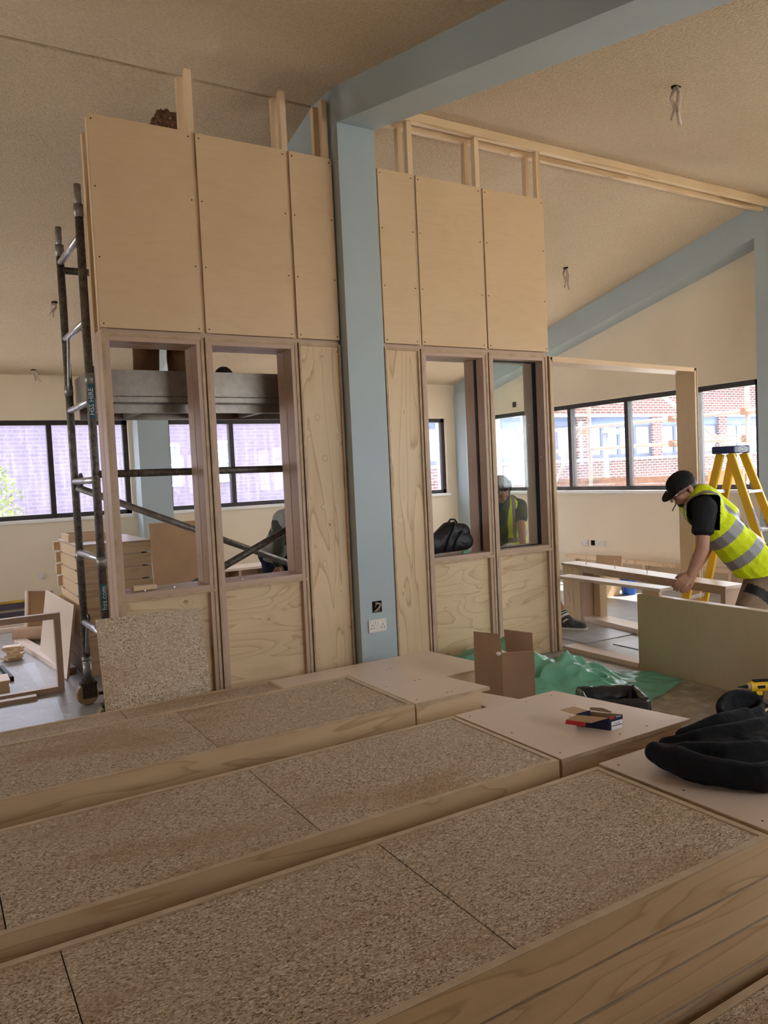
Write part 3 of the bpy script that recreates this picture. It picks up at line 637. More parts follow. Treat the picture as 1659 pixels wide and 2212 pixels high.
for a in ((1.04,1.42,2.31,2.33),(1.04,1.42,2.68,2.70),(1.04,1.06,2.33,2.68),(1.40,1.42,2.33,2.68)): MB().box(*a,1.0705,1.13).build('rail', M['birch'], t)
# pieces on the floor, left side
def board(name, c, ux, uy, hx, hy, hz, mats, lab, cat, edge=None, base=None):
    mm = frame_m(c,ux,uy); return MB().obox(mm,hx,hy,hz,0,edge).build(name, mats, loc=base or c, bevel=.0015, label=lab, cat=cat)
t = thing('timber_rectangle',(.3,1.52,0),'dark upright rectangular plywood frame standing on the floor at the left edge','frame')
for a in ((-.60,.825,0,.045),(-.60,.825,.555,.60)): MB().box(a[0],a[1],1.50,1.56,a[2],a[3]).build('rail', M['rose_x'], t, bevel=.001)
for a in ((-.60,-.555),(.78,.825)): MB().box(a[0],a[1],1.50,1.56,.045,.555).build('stile', M['rose'], t, bevel=.001)
MB().box(-.7,.62,1.40,1.49,0,.028).build('timber_offcut', M['rose_x'], loc=(0,1.45,0), bevel=.001, label='flat timber strip on the floor in front of the upright frame', cat='timber')
board('plywood_sheet',(.912,2.43,.300),(-.045,1,0),(.09,0,.58),.60,.295,.009,[M['birch_pink'],M['edge_x']],'pale plywood sheet leaning on the left side of the tall stack','board',edge='z',base=(.9,2.4,0))
board('floor_plank',(.845,2.93,.022),(-.12,1.0,0),(1,.12,0),.86,.055,.022,M['birch_pink'],'long pale plank lying on the floor under the leaning plywood sheet','plank')
board('short_plank',(1.02,3.28,.02),(-.12,1.0,0),(1,.12,0),.25,.06,.02,M['birch_pink'],'short pale plank on the floor behind the long one','plank')
t = thing('leaning_box',(.98,4.25,0),'narrow open white plywood box leaning behind the leaning sheet','box')
mm = frame_m((.98,4.1,.23),(1,0,-.1),(.10,.25,.95))
for cx,cy,hx,hy,hz in ((-.13,0,.009,.24,.07),(.13,0,.009,.24,.07),(0,.231,.121,.009,.07),(0,-.231,.121,.009,.07)):
    MB().obox(mm @ Matrix.Translation((cx,cy,0)),hx,hy,hz).build('side_board', M['birch_pink'], t)
MB().obox(mm @ Matrix.Translation((0,0,-.0775)),.139,.24,.007).build('back_board', M['birch'], t)
MB().tube((.70,3.86,.075),(1.22,3.66,.075),.070,n=24).build('paper_roll', M['kraft'], loc=(.98,3.9,.0), smooth=False, label='brown paper roll lying on the floor behind the long plank', cat='roll')
t = thing('offcut_pile',(.62,2.98,0),'small pile of plywood offcuts by the clear plastic bag','offcuts')
for k in range(7):
    mm = frame_m((.61+random.uniform(-.015,.015),2.98+random.uniform(-.02,.02),.009+.0185*k),(math.cos(k*.5),math.sin(k*.5),0),(-math.sin(k*.5),math.cos(k*.5),0))
    MB().obox(mm,.075,.055,.009).build('offcut', M['birch'], t)
for k in range(4):
    MB().box(-.2,.47+random.uniform(-.015,.015),1.76,1.98+.01*k,.0+.024*k,.0235+.024*k).build('plywood_strip', [M['birch'],M['edge_z']], loc=(.1,1.85,.024*k), bevel=.001,
        label=['lowest','second lowest','second highest','topmost'][k]+' plywood strip in the pile behind the upright frame, left edge', cat='timber', group='plywood strips in the left pile')
board('dark_batten',(.50,2.38,.02),(-.08,1.0,0),(1,.08,0),.26,.014,.02,M['gasket'],'dark slim batten on the floor inside the upright frame','batten')
# clear plastic bag
def crumple(c, r, sq=(1,1,1), amp=.25, f=7, nu=34, nv=20):
    m = MB().ball(c, r*sq[0], r*sq[1], r*sq[2], nu=nu, nv=nv); c = Vector(c)
    for i,v in enumerate(m.v):
        d = Vector(v)-c; n = noise.noise(d*f+Vector((3,1,2)))+.5*noise.noise(d*f*2.3); q = c+d*(1+amp*n); m.v[i] = (q.x,q.y,max(q.z,.003))
    return m
crumple((.37,3.03,.11),.12,(1,1,.8)).build('plastic_bag', M['clear'], loc=(.52,3.02,0), label='crumpled clear plastic bag on the floor at the left edge', cat='bag')
for k,(x,y) in enumerate(((.35,4.9),(.45,4.7),(.4,4.5))): MB().box(-.3,.95+.05*k,y,y+.07,.0+.0,.045).build('trim_strip', M['birch_pink'], loc=(.3,y,0), bevel=.001, label=['rearmost','middle','nearest'][k]+' pale timber strip lying on the floor by the back wall', cat='timber', group='strips by the back wall')
for i,(pts) in enumerate((((.655,2.73),(.755,2.74),(.722,1.73),(.668,1.74)),((.687,1.318),(.742,1.316),(.708,.75),(.655,.75)))):
    MB().prism(pts,'z',.0003,.0012).build('floor_tape', M['tape_floor'], loc=(pts[0][0],pts[0][1],0), label=('pale tape strip stuck on the floor inside the upright frame','pale tape strip stuck on the floor left of the castor')[i], cat='tape')
# back wall details
MB().box(1.155,1.235,5.59,5.6,.425,.51).box(1.165,1.225,5.585,5.59,.435,.50).build('blank_plate', M['plastic'], loc=(1.19,5.6,.46), label='square white blank electrical plate on the left back wall', cat='socket')
# large plywood sheet leaning near the back, seen through the first window frame, and cabinets there
board('large_plywood_sheet',(2.60,4.20,.54),(1,-.01,0),(0,.15,.99),.40,.54,.009,[M['card_in'],M['edge_z']],'large brown plywood sheet standing upright, seen through the leftmost open window frame','board',edge='z',base=(2.6,4.2,0))
def bench(x0,x1,y0,y1,h,lab):
    t = thing('low_bench',(x0,y0,0),lab,'bench'); 
    MB().box(x0,x1,y0,y1,h-.03,h).build('top', M['birch_pink'], t)
    MB().box(x0,x1,y0+.03,y0+.05,h*.35,h*.42).build('shelf_edge', M['birch_pink'], t)
    n = 5
    for k in range(n+1): u = x0+(x1-x0-.03)*k/n; MB().box(u,u+.03,y0+.01,y1-.02,0,h-.0305).build('divider', M['rose'], t)
    MB().box(x0+.03,x1-.03,y1-.02,y1,0,h-.0305).build('back_panel', M['birch'], t); return t
bench(2.95,5.0,4.55,4.95,.42,'low plywood bench frame with dividers near the back wall, left worker beside it')
bench(2.84,4.2,3.30,3.60,.26,'lower pale plywood bench in front of the divided one, seen under the scaffold braces')
MB().box(1.05,1.19,.05,.105,.8895,.919).build('wood_offcut', M['birch'], loc=(1.1,.1,.8855), bevel=.002, label='small wood block lying on the sill of the leftmost window frame', cat='offcut')

# ------------------------------------------------------------------ low walls at the right
w1 = thing('low_partition',(4.45,-.8,0),'large plain plywood panel of the low wall in front of the man in the yellow vest','panel')
MB().box(4.45,4.462,-2.9,-.800,.0,.555,edge='x').build('face_board', [M['board'],M['edge_x']], w1)
MB().box(4.463,4.520,-2.9,-.800,.505,.556).build('top_rail', M['birch_pink'], w1); MB().box(4.463,4.520,-2.9,-.800,0,.05).build('bottom_rail', M['stud_x'], w1)
for y in (-.848,-1.5,-2.2): MB().box(4.463,4.520,y,y+.045,.0505,.5045).build('stud', M['stud'], w1)
MB().box(4.452,4.585,-.790,.0-.01,.0,.038).build('sole_plate', M['birch_pink'], loc=(4.5,-.4,0), bevel=.002, label='flat pale sole plate on the floor between the tall partition and the low panel', cat='timber')
pl = MB().box(4.460,4.60,-1.0,.04,.592,.614); pl.build('loose_plank', M['birch_pink'], loc=(4.5,-.5,.59), bevel=.0015, label='long pale plank bridging from the doorway frame to the low panel', cat='plank')
MB().box(4.47,4.50,-.98,-.83,.5565,.5915).build('packing_block', M['birch'], loc=(4.48,-.9,.556), label='small block under the end of the bridging plank', cat='block')
# second low frame, slightly turned
lo = thing('low_partition',(5.49,1.04,0),'open low plywood wall frame behind the doorway, thin pins standing on its top rail','frame')
lm = frame_m((5.49,1.04,0),(-.135,-.991,0),(.991,-.135,0))     # x along the wall, y away
def lb(name, x0,x1,y0,y1,z0,z1, mat): 
    MB().obox(lm @ Matrix.Translation(((x0+x1)/2,(y0+y1)/2,(z0+z1)/2)),(x1-x0)/2,(y1-y0)/2,(z1-z0)/2).build(name, mat, lo, bevel=.001)
lb('end_panel',0,.27,0,.02,0,.52,M['knot_z']); lb('top_rail',0,2.06,-.01,.20,.521,.545,M['birch_pink']); lb('top_edge',.0,2.06,-.014,-.0105,.521,.545,M['edge_z'])
lb('stile',.275,.32,0,.2,0,.52,M['rose']); lb('stile',2.0,2.045,0,.2,0,.52,M['rose']); lb('stile',.325,.42,.12,.2,.045,.475,M['birch_z'])
lb('bottom_rail',.3205,1.9995,0,.2,0,.045,M['birch_pink']); lb('head_rail',.3205,1.9995,0,.2,.476,.520,M['rose_x']); lb('inner_edge',.3205,1.9995,-.004,-.0005,.476,.49,M['edge_z'])
for k in range(4):
    p = lm @ Vector((.30+.42*k,.06,.545)); MB().tube(p,p+Vector((0,0,.075)),.004,n=6).build('pin', M['screw'], lo)
# kerfed plywood box, flattened carton and bucket near the right wall
kb = thing('kerfed_box',(6.3,1.5,0),'plywood box with a sloping slatted lid beyond the low frame','box')
MB().prism([(6.27,0),(6.81,0),(6.81,.285),(6.66,.27),(6.42,.21),(6.27,.175)],'y',1.50,1.515).build('side_board', M['birch'], kb)
MB().prism([(6.27,0),(6.81,0),(6.81,.285),(6.66,.27),(6.42,.21),(6.27,.175)],'y',1.82,1.835).build('side_board', M['birch'], kb)
prof = [(6.25,.172),(6.34,.19),(6.42,.212),(6.54,.242),(6.66,.272),(6.83,.290)]
for (a,b),(c,d) in zip(prof,prof[1:]): MB().prism([(a+.003,b+.004),(c-.003,d+.004),(c-.003,d+.018),(a+.003,b+.018)],'y',1.49,1.845).build('slat', M['birch_pink'], kb)
MB().box(6.27,6.285,1.516,1.819,0,.168).build('end_board', M['birch_z'], kb)
MB().obox(frame_m((7.02,1.86,.205),(.25,-.97,0),(.2,0,.98)),.17,.21,.004).build('flattened_carton', M['card_in'], loc=(7,1.86,0), label='brown cardboard sheet standing behind the slatted box', cat='cardboard')
bk = MB().tube((6.93,1.47,.0),(6.93,1.47,.20),.075,.095,20); bk.build('bucket', M['bucket'], loc=(6.93,1.47,0), smooth=False, label='small blue bucket on the floor beyond the slatted box', cat='bucket')
for k,(a) in enumerate((((4.75,.02),(6.2,-.02),(6.2,.30),(4.75,.34)),((4.9,-.55),(6.0,-.55),(6.0,-.18),(4.9,-.14)))):
    MB().prism([(x,y) for x,y in a],'z',.0005,.007).build('floor_sheet', M['floorsheet'], loc=(a[0][0],a[0][1],0), label=('grey underlay strip on the floor just inside the doorway frame','grey underlay strip on the floor beside the sole plate')[k], cat='underlay')
# sockets on the right wall and the column
def socket(name, c, u, n, w, h, lab, holes=2):
    t = thing(name, c, lab, 'socket'); c = Vector(c); u = Vector(u); n = Vector(n); up = Vector((0,0,1)); mm = frame_m(c+n*.006,u,up)
    MB().obox(mm,w/2,h/2,.0055).build('plate', M['plastic'], t, bevel=.002)
    for s in range(holes):
        for q in (-1,): pass
        cx = (-.25+.5*s)*w if holes == 2 else 0
        for dx,dy in ((0,.012),(-.011,-.010),(.011,-.010)): MB().obox(mm @ Matrix.Translation((cx*1.15+dx,dy-.005,.0056)),.0028,.0036,.0006).build('pin_hole', M['dark'], t)
        MB().obox(mm @ Matrix.Translation(((-.012+.024*s),h*.27,.0075)),.006,.012,.003).build('switch', M['whiteink'], t)
    return t
socket('double_socket',(2.648,-.0805,.475),(1,0,0),(0,-1,0),.143,.088,'white double socket at the foot of the blue column')
socket('wall_socket',(7.8995,3.09,.43),(0,-1,0),(-1,0,0),.13,.085,'left double socket low on the right wall'); socket('wall_socket',(7.8995,2.775,.435),(0,-1,0),(-1,0,0),.15,.085,'right double socket low on the right wall')
t = thing('back_box',(2.655,-.081,.605),'dark square back box cut in the blue column, loose wires inside','socket')
MB().box(2.617,2.692,-.0825,-.0805,.566,.645).build('recess', M['dark'], t)
for k in range(4): MB().path([(2.625+.015*k,-.083,.57),(2.66+.01*k,-.092,.60+.01*k),(2.68-.012*k,-.090,.628),(2.64,-.084,.636-.01*k)],.0022,6).build('wire', M['wire'], t)
MB().box(7.893,7.8995,2.90,2.965,.40,.47).build('back_box', M['dark'], loc=(7.9,2.93,.43), label='dark open back box between the two sockets on the right wall', cat='socket')
MB().box(7.893,7.8995,4.42,4.50,2.45,2.53).build('cable_hole', M['dark'], loc=(7.9,4.46,2.49), label='small dark cable hole above the right wall windows', cat='socket')
# cable tails hanging from the ceiling
def tail(p, d, lab, mat='wire', n=3):
    t = thing('cable_tail',p,lab,'cable','loose cable tails at the ceiling'); p = Vector(p)
    MB().tube(p+Vector((0,0,-.004)),p+Vector((0,0,.012)),.03,n=14).build('hole', M['dark'], t)
    for k in range(n):
        a = k*2.1; e = Vector((math.cos(a)*.02,math.sin(a)*.02,0)); dd = Vector(d)*(1-.12*k)
        MB().path([p+e*.4,p+dd*.3+e*1.6,p+dd*.65+e*.5,p+dd+e*1.5],.012-.001*k,7).build('cable', M[mat], t, smooth=True)
tail((4.09,-1.53,ceil_z(-1.53)),(.06,.05,-.19),'large cable tail hanging from the ceiling at the upper right')
tail((6.46,1.834,ceil_z(1.834)),(.02,.0,-.24),'cable tail hanging from the ceiling above the empty doorway frame')
tail((1.25,3.60,ceil_z(3.6)),(-.04,.05,-.14),'cable tail hanging from the ceiling left of the scaffold')
tail((1.24,5.44,ceil_z(5.44)),(.05,.05,-.13),'cable tail hanging above the left back window',n=2)
p5 = (5.2,2.55,ceil_z(2.55)); tail(p5,(.03,0,-.26),'red cable tail at the ceiling, seen through the window with the backpack','redwire',2)

# ------------------------------------------------------------------ outside
GZ = -1.2
MB().box(-40,60,-40,60,GZ-.3,GZ).build('trim_7', M['street'], kind='structure')
def facade(name, x0, nb, y, lab, cat='building', pitch=3.97, pil=.51, mt='brick'):
    t = thing(name,(x0,y,GZ),lab,cat); x1 = x0+nb*pitch+pil
    MB().box(x0,x1,y,y+.4,GZ,1.60).build('lower_wall', M[mt], t); MB().box(x0,x1,y,y+.4,3.28,4.45).build('upper_wall', M[mt], t)
    MB().box(x0,x1,y,y+.4,5.9,6.6).build('top_wall', M[mt], t)
    MB().box(x0,x1,y-.06,y,3.20,3.28).build('string_course', M['stone'], t); MB().box(x0,x1,y-.08,y+.1,1.60,1.70).build('sill_course', M['stone'], t); MB().box(x0,x1,y-.08,y+.1,4.45,4.56).build('sill_course', M['stone'], t)
    for zb,zt in ((1.70,3.20),(4.56,5.9)):
        for k in range(nb+1): MB().box(x0+k*pitch,x0+k*pitch+pil,y,y+.4,zb,zt).build('brick_pier', M[mt], t)
        for k in range(nb):
            a = x0+k*pitch+pil; b = a+pitch-pil
            MB().box(a,b,y+.10,y+.2,zt-.31,zt).build('blue_panel', M['bluepanel'], t)
            for q in range(4):
                u0 = a+(b-a)*q/4; u1 = a+(b-a)*(q+1)/4
                f = MB(); z0, z1 = zb, zt-.31
                f.box(u0,u0+.07,y+.12,y+.2,z0,z1).box(u1-.07,u1,y+.12,y+.2,z0,z1).box(u0+.07,u1-.07,y+.12,y+.2,z0,z0+.13).box(u0+.07,u1-.07,y+.12,y+.2,z1-.07,z1)
                w = f.build('window', M['bframe'], t); MB().box(u0+.07,u1-.07,y+.16,y+.18,z0+.13,z1-.07).build('pane', M['curtain'], w)
    return t
facade('brick_building',11.9,7,15.0,'long red brick building with blue window bands across the street')
lv = thing('hazed_building',(-9,12.5,GZ),'plain brick building wall behind the hazy back windows, haze painted mauve into its bricks','building')
MB().box(-9,10.5,12.5,12.9,GZ,4.0).build('brick_wall', M['brickl'], lv)
for x0,z0 in ((4.15,1.45),(5.35,1.50),(-1.5,1.5),(8.2,1.5)):  # first two are window reflections, built as pale frames on the wall
    f = MB(); w_, h_ = .85,.95
    f.box(x0,x0+.06,12.44,12.5,z0,z0+h_).box(x0+w_-.06,x0+w_,12.44,12.5,z0,z0+h_).box(x0+.06,x0+w_-.06,12.44,12.5,z0,z0+.06).box(x0+.06,x0+w_-.06,12.44,12.5,z0+h_-.06,z0+h_).box(x0+.06,x0+w_-.06,12.44,12.5,z0+.45,z0+.51)
    f.box(x0+.30,x0+.33,12.45,12.49,z0+.06,z0+h_-.06).box(x0+.54,x0+.57,12.45,12.49,z0+.06,z0+h_-.06)
    w = f.build('window', M['white'], lv); MB().box(x0+.06,x0+w_-.06,12.485,12.495,z0+.06,z0+h_-.06).build('pane', M['curtain'], w)
so = thing('street_scaffold',(9,2,GZ),'pale pole scaffold standing outside the right hand windows','scaffold')
for z in (2.10,1.755): MB().tube((9,-5,z),(9,5.8,z),.027,n=10).build('ledger', M['pole'], so, smooth=True)
for y in (1.345,4.05,-1.2,5.6): MB().tube((9.06,y,GZ),(9.06,y,6.5),.03,n=10).build('standard', M['pole'], so, smooth=True)
MB().tube((9.1,2.75,2.50),(9.1,.9,1.10),.027,n=10).build('diagonal', M['pole'], so, smooth=True); MB().tube((9.1,4.9,1.2),(9.1,4.25,2.2),.027,n=10).build('diagonal', M['pole'], so, smooth=True)
for y in (1.345,2.45,-1.2):
    for z in (2.10,1.755): MB().box(8.955,9.10,y-.03,y+.03,z-.045,z+.045).build('coupler', M['boardo'], so)
for k,(z0,z1) in enumerate(((1.02,1.19),(1.205,1.30))): MB().box(9.14,9.18,-5,5.8,z0,z1).build('board', M['boardo'], so)
for x in (9.22,9.47,9.72): MB().box(x,x+.23,-5,5.8,1.0,1.038).build('deck_plank', M['boardo'], so)
MB().box(9.1,9.14,4.15,4.24,2.0,2.12).build('tag_plate', M['orange'], so)
lp = thing('street_lamp',(15.3,9.5,GZ),'grey street lamp post outside the right hand window','lamp')
MB().tube((15.3,9.5,GZ),(15.3,9.5,2.28),.09,.065,12).build('post', M['lamp'], lp, smooth=True)
MB().ball((15.5,9.38,2.33),.34,.16,.07,Matrix.Rotation(-.54,3,'Z').to_quaternion()).build('lamp_head', M['lamp'], lp, smooth=True)
cf = thing('mesh_fence',(8.6,1.5,.9),'chain link fence panel outside the window, beside the yellow ladder','fence')
m = MB(); y0,y1,z0,z1,g = 1.15,1.95,1.42,1.80,.05
for k in range(-8,17):
    for s in (1,-1):
        a = y0+k*g; pts = []
        for t_ in (0,1):
            pts.append((a+s*t_*(z1-z0) if s>0 else a+(z1-z0)-t_*(z1-z0), z0+t_*(z1-z0)))
        (ya,za),(yb,zb) = pts
        if min(ya,yb) < y0-.001 or max(ya,yb) > y1+.001: continue
        m.tube((8.75,ya,za),(8.75,yb,zb),.004,n=4)
m.build('mesh', M['pole'], cf); MB().tube((8.75,y0,z0),(8.75,y0,z1),.012,n=6).tube((8.75,y1,z0),(8.75,y1,z1),.012,n=6).tube((8.75,y0,z1),(8.75,y1,z1),.012,n=6).tube((8.75,y0,z0),(8.75,y1,z0),.012,n=6).tube((8.75,y0,GZ),(8.75,y0,z0),.012,n=6).tube((8.75,y1,GZ),(8.75,y1,z0),.012,n=6).build('frame', M['pole'], cf)
MB().box(8.80,8.83,1.25,1.75,1.04,1.36).box(8.80,8.83,1.3,1.36,GZ,1.04).box(8.80,8.83,1.64,1.70,GZ,1.04).build('street_barrier', M['orange'], loc=(8.8,1.5,GZ), label='orange barrier panel outside the window behind the yellow ladder', cat='barrier')
tr = thing('street_tree',(.8,9.0,GZ),'sunlit yellow green young tree outside the left back window','tree')
MB().tube((.8,9,GZ),(.8,9,1.3),.05,.03,8).build('trunk', M['darkhair'], tr)
m = MB()
for k in range(1500):
    z = random.uniform(-.75,1.0); r = .72*math.sqrt(max(0,1-((z+.2)/1.25)**2))*random.random()**.5
    a = random.uniform(0,2*PI); c = Vector((.85+r*math.cos(a)*.85,9+r*math.sin(a),1.0+z)); q = Vector((random.gauss(0,1),random.gauss(0,1),random.gauss(0,1))).normalized(); u = q.orthogonal().normalized(); w_ = q.cross(u)
    s_ = random.uniform(.03,.06); m.add([c+u*s_,c+w_*s_*.5,c-u*s_,c-w_*s_*.5],[(0,1,2,3)])
m.build('foliage', M['leaf'], tr, kind='stuff')

# ------------------------------------------------------------------ things on and around the platforms
# tall carton
cb = thing('cardboard_box',(2.9,-1.1,0),'tall open brown cardboard box standing beyond the lidded platforms','box')
bc = Vector((2.785,-1.257,0)); bu = Vector((.157,-.092,0)).normalized(); bv = Vector((-.14,.087,0)); bv = Vector((-.52,.85,0)).normalized()
BM = frame_m(bc,(.86,-.50,0),(.50,.86,0)); bw, bd, bh = .185, .165, .470    # x to the right along the nearer right face
def bwall(name, x0,x1,y0,y1,z0,z1, mats=None, Mx=None): 
    MB().obox((Mx or BM) @ Matrix.Translation(((x0+x1)/2,(y0+y1)/2,(z0+z1)/2)),abs(x1-x0)/2,abs(y1-y0)/2,abs(z1-z0)/2).build(name, mats or M['card'], cb)
e = .004
LM = frame_m(bc,(.86,-.50,0),(-.40,.92,0)); 
bwall('side',0,bw,0,e,0,bh); bwall('side',-.165,0,0,e,0,bh,None,frame_m(bc,(.60,-.80,0),(.8,.6,0)))
lf = frame_m(bc,(.60,-.80,0),(.8,.6,0))     # left face runs from the near edge away to the left
far_l = lf @ Vector((-.165,0,0)); far_r = BM @ Vector((bw,0,0))
back = far_l+(far_r-bc)
for a,b in ((far_l,back),(far_r,back)):
    d = (b-a); n_ = Vector((-d.y,d.x,0)).normalized(); mm = frame_m((a+b)/2+Vector((0,0,bh/2)),d,(0,0,1)); MB().obox(mm,d.length/2,bh/2,.002).build('side', M['card'], cb)
def quad_sheet(name, pts, th, mats, parent, **k):
    pts = [Vector(p) for p in pts]; n_ = (pts[1]-pts[0]).cross(pts[2]-pts[0]).normalized()*th; n = len(pts)
    m = MB().add(pts+[p+n_ for p in pts],[tuple(range(n))[::-1],tuple(range(n,2*n))]+[(i,(i+1)%n,n+(i+1)%n,n+i) for i in range(n)]); return m.build(name, mats, parent, **k)
Z = Vector((0,0,1))
quad_sheet('flap',[bc+Z*bh,far_l+Z*bh,far_l+Z*(bh+.115)+Vector((.012,.012,0)),bc*.93+far_l*.07+Z*(bh+.105)+Vector((.014,.012,0))],.003,M['card'],cb)
quad_sheet('flap',[far_r*.97+back*.03+Z*bh,back+Z*bh,back+Z*(bh+.12)+Vector((.0,.01,0)),far_r+Z*(bh+.105)+Vector((.0,.01,0))],.003,M['card'],cb)
quad_sheet('inner_flap',[bc+Z*(bh-.001),far_r+Z*(bh-.001),back*.8+far_r*.2+Z*(bh-.02),far_l*.8+bc*.2+Z*(bh-.02)],.003,M['card_in'],cb)
m = crumple(tuple((far_l+back)/2*.6+(bc+far_r)/2*.4+Z*(bh-.010)),.032,(1.2,1,.6),.35,20); m.build('packing_paper', M['paper'], cb)
# black bin with liner
bn = thing('waste_bin',(3.08,-1.80,0),'square black bin with a crumpled liner on the floor behind the lidded platform','bin')
NM = frame_m((3.085,-1.795,0),(.85,-.53,0),(.53,.85,0)); hx, hy, hb = .15,.115,.30
for x,y,a,b in ((0,-hy,hx,.004),(0,hy,hx,.004),(-hx,0,.004,hy),(hx,0,.004,hy)): MB().obox(NM @ Matrix.Translation((x,y,hb/2)),a,b,hb/2).build('side', M['bag'], bn)
MB().obox(NM @ Matrix.Translation((0,0,.01)),hx,hy,.01).build('base', M['bag'], bn)
m = MB(); N_ = 72
def per(k, s):
    t = (k/N_*4) % 4; i = int(t); f = t-i
    c = [(-1,-1),(1,-1),(1,1),(-1,1)]; a, b = c[i], c[(i+1)%4]; return Vector((((a[0]*(1-f)+b[0]*f)*(hx+s)),((a[1]*(1-f)+b[1]*f)*(hy+s)),0))
R = []
for (s_,z,am) in ((.014,.215,.012),(.016,.25,.010),(.013,.285,.006),(.006,.306,.004),(-.008,.300,.008),(-.022,.25,.022),(-.035,.19,.03),(-.05,.12,.03)):
    row = []
    for k in range(N_):
        p = per(k,s_); n1 = noise.noise(Vector((p.x*16,p.y*16,z*14))); p = p*(1+am*2.5*n1); row.append(NM @ Vector((p.x,p.y,z+am*1.2*noise.noise(Vector((p.x*30,p.y*30,2))))))
    R.append(row)
m.add([v for r in R for v in r],[(j*N_+k,j*N_+(k+1)%N_,(j+1)*N_+(k+1)%N_,(j+1)*N_+k) for j in range(len(R)-1) for k in range(N_)]); m.build('bin_liner', M['bag'], bn, smooth=True)
# green polythene
def in_poly(x, y, P):
    c = False
    for i in range(len(P)):
        (xa,ya),(xb,yb) = P[i],P[i-1]
        if (ya > y) != (yb > y) and x < (xb-xa)*(y-ya)/(yb-ya)+xa: c = not c
    return c
GP = [(3.05,-.75),(3.15,-.15),(3.6,.0-.06),(4.02,-.25),(4.18,-.62),(4.43,-.95),(4.435,-1.20),(4.1,-1.33),(3.78,-1.42),(3.45,-1.32),(3.3,-1.0)]
nx, ny = 150, 150; gx0, gx1, gy0, gy1 = 3.0,4.44,-1.45,-.04
m = MB(); vs = []; idx = {}
def gh(x, y):
    q = Vector((x*2.2,y*2.9,.3)); r1 = 1-abs(noise.noise(q)); r2 = 1-abs(noise.noise(q*2.3+Vector((4,1,0)))); r3 = 1-abs(noise.noise(q*3.4))
    u = math.exp(-(((x-3.42)/.40)**2+((y+.42)/.40)**2)); w_ = math.exp(-(((x-3.85)/.22)**2+((y+.80)/.26)**2))
    env = .31*u+.12*w_+.010
    return max(.004, env*(.45+.55*r1*r2)+(.030*u+.045*w_+.010)*(r3*r3-.6)+.015*(u+w_)*r2+(.075*u+.085*w_+.014)*(noise.voronoi(Vector((x*4.6+.4*noise.noise(q),y*4.6,1.0)))[0][0]-.35))
for j in range(ny+1):
    for i in range(nx+1):
        x = gx0+(gx1-gx0)*i/nx; y = gy0+(gy1-gy0)*j/ny
        dx = .02*noise.noise(Vector((x*6,y*6,5)))
        if in_poly(x+dx*2,y+dx,GP): idx[(i,j)] = len(vs); vs.append((x,y,gh(x,y)))
fs = [(idx[(i,j)],idx[(i+1,j)],idx[(i+1,j+1)],idx[(i,j+1)]) for j in range(ny) for i in range(nx) if all(k in idx for k in ((i,j),(i+1,j),(i+1,j+1),(i,j+1)))]
m.add(vs,fs); m.build('green_polythene_sheet', M['poly'], loc=(3.7,-.8,0), smooth=True, label='crumpled green polythene sheet heaped on the floor behind the cardboard box', cat='plastic sheet')
# small screw carton
sb = thing('screw_box',(2.18,-2.62,.5255),'small open dark blue screw carton with red flap on the lidded platform','box')
A_, B_ = Vector((2.150,-2.646,.5255)), Vector((2.222,-2.648,.5255)); ux = (B_-A_).normalized(); lx = Vector((-.45,.893,0)).normalized()
wx, wl, wh = .072, .125, .048; Zh = Z*wh
P0, P1, P2, P3 = A_, B_, B_+lx*wl, A_+lx*wl
quad_sheet('end_panel',[P0,P1,P1+Zh,P0+Zh],-.0012,M['bluebox'],sb); quad_sheet('end_panel',[P3,P2,P2+Zh,P3+Zh],.0012,M['bluebox'],sb)
quad_sheet('side_panel',[P0,P3,P3+Zh*.9,P0+Zh],.0012,M['bluebox'],sb); quad_sheet('side_panel',[P1,P2,P2+Zh*.9,P1+Zh],-.0012,M['card_in'],sb)
quad_sheet('base',[P0,P1,P2,P3],.001,M['card_in'],sb)
quad_sheet('flap',[P0+Zh,P3+Zh*.9+lx*-.0,P3+Zh*.72-ux*.052,P0+Zh*.72+lx*.03-ux*.05],.001,M['card_in'],sb)
quad_sheet('red_flap',[P3+Zh*.72-ux*.052,P0+Zh*.72+lx*.05-ux*.05,P0+Zh*.42+lx*.05-ux*.056,P3+Zh*.42-ux*.058],.001,M['redbox'],sb)
quad_sheet('flap',[P3+Zh*.9,P2+Zh*.9,P2+Zh*1.25+lx*.05-ux*.02,P3+Zh*1.25+lx*.05-ux*.02],.001,M['card_in'],sb)
quad_sheet('inner_flap',[P2+Zh,P1+Zh+lx*.045,P1+Zh*1.1+lx*.04,P1+Zh*1.32+lx*.075,P2+Zh*1.25],.001,M['card_in'],sb)
em = frame_m((P0+P1)/2+Zh/2-Vector((0,.0016,0)),ux,Z)
MB().obox(em @ Matrix.Translation((.003,-.010,.0)),.029,.017,.0004).build('white_label', M['whiteink'], sb); MB().obox(em @ Matrix.Translation((-.022,.0225,.0)),.011,.0045,.0004).build('red_patch', M['redbox'], sb)
text('lettering','SCREWS',.0075,em @ Matrix.Translation((.012,.0215,.0006)),M['whiteink'],sb,.0001); text('lettering','4 x 50',.011,em @ Matrix.Translation((.003,-.002,.0006)),M['ink'],sb,.0001)
MB().obox(em @ Matrix.Translation((.003,-.0095,.0006)),.026,.0014,.0002).build('label_bar', M['ink'], sb)
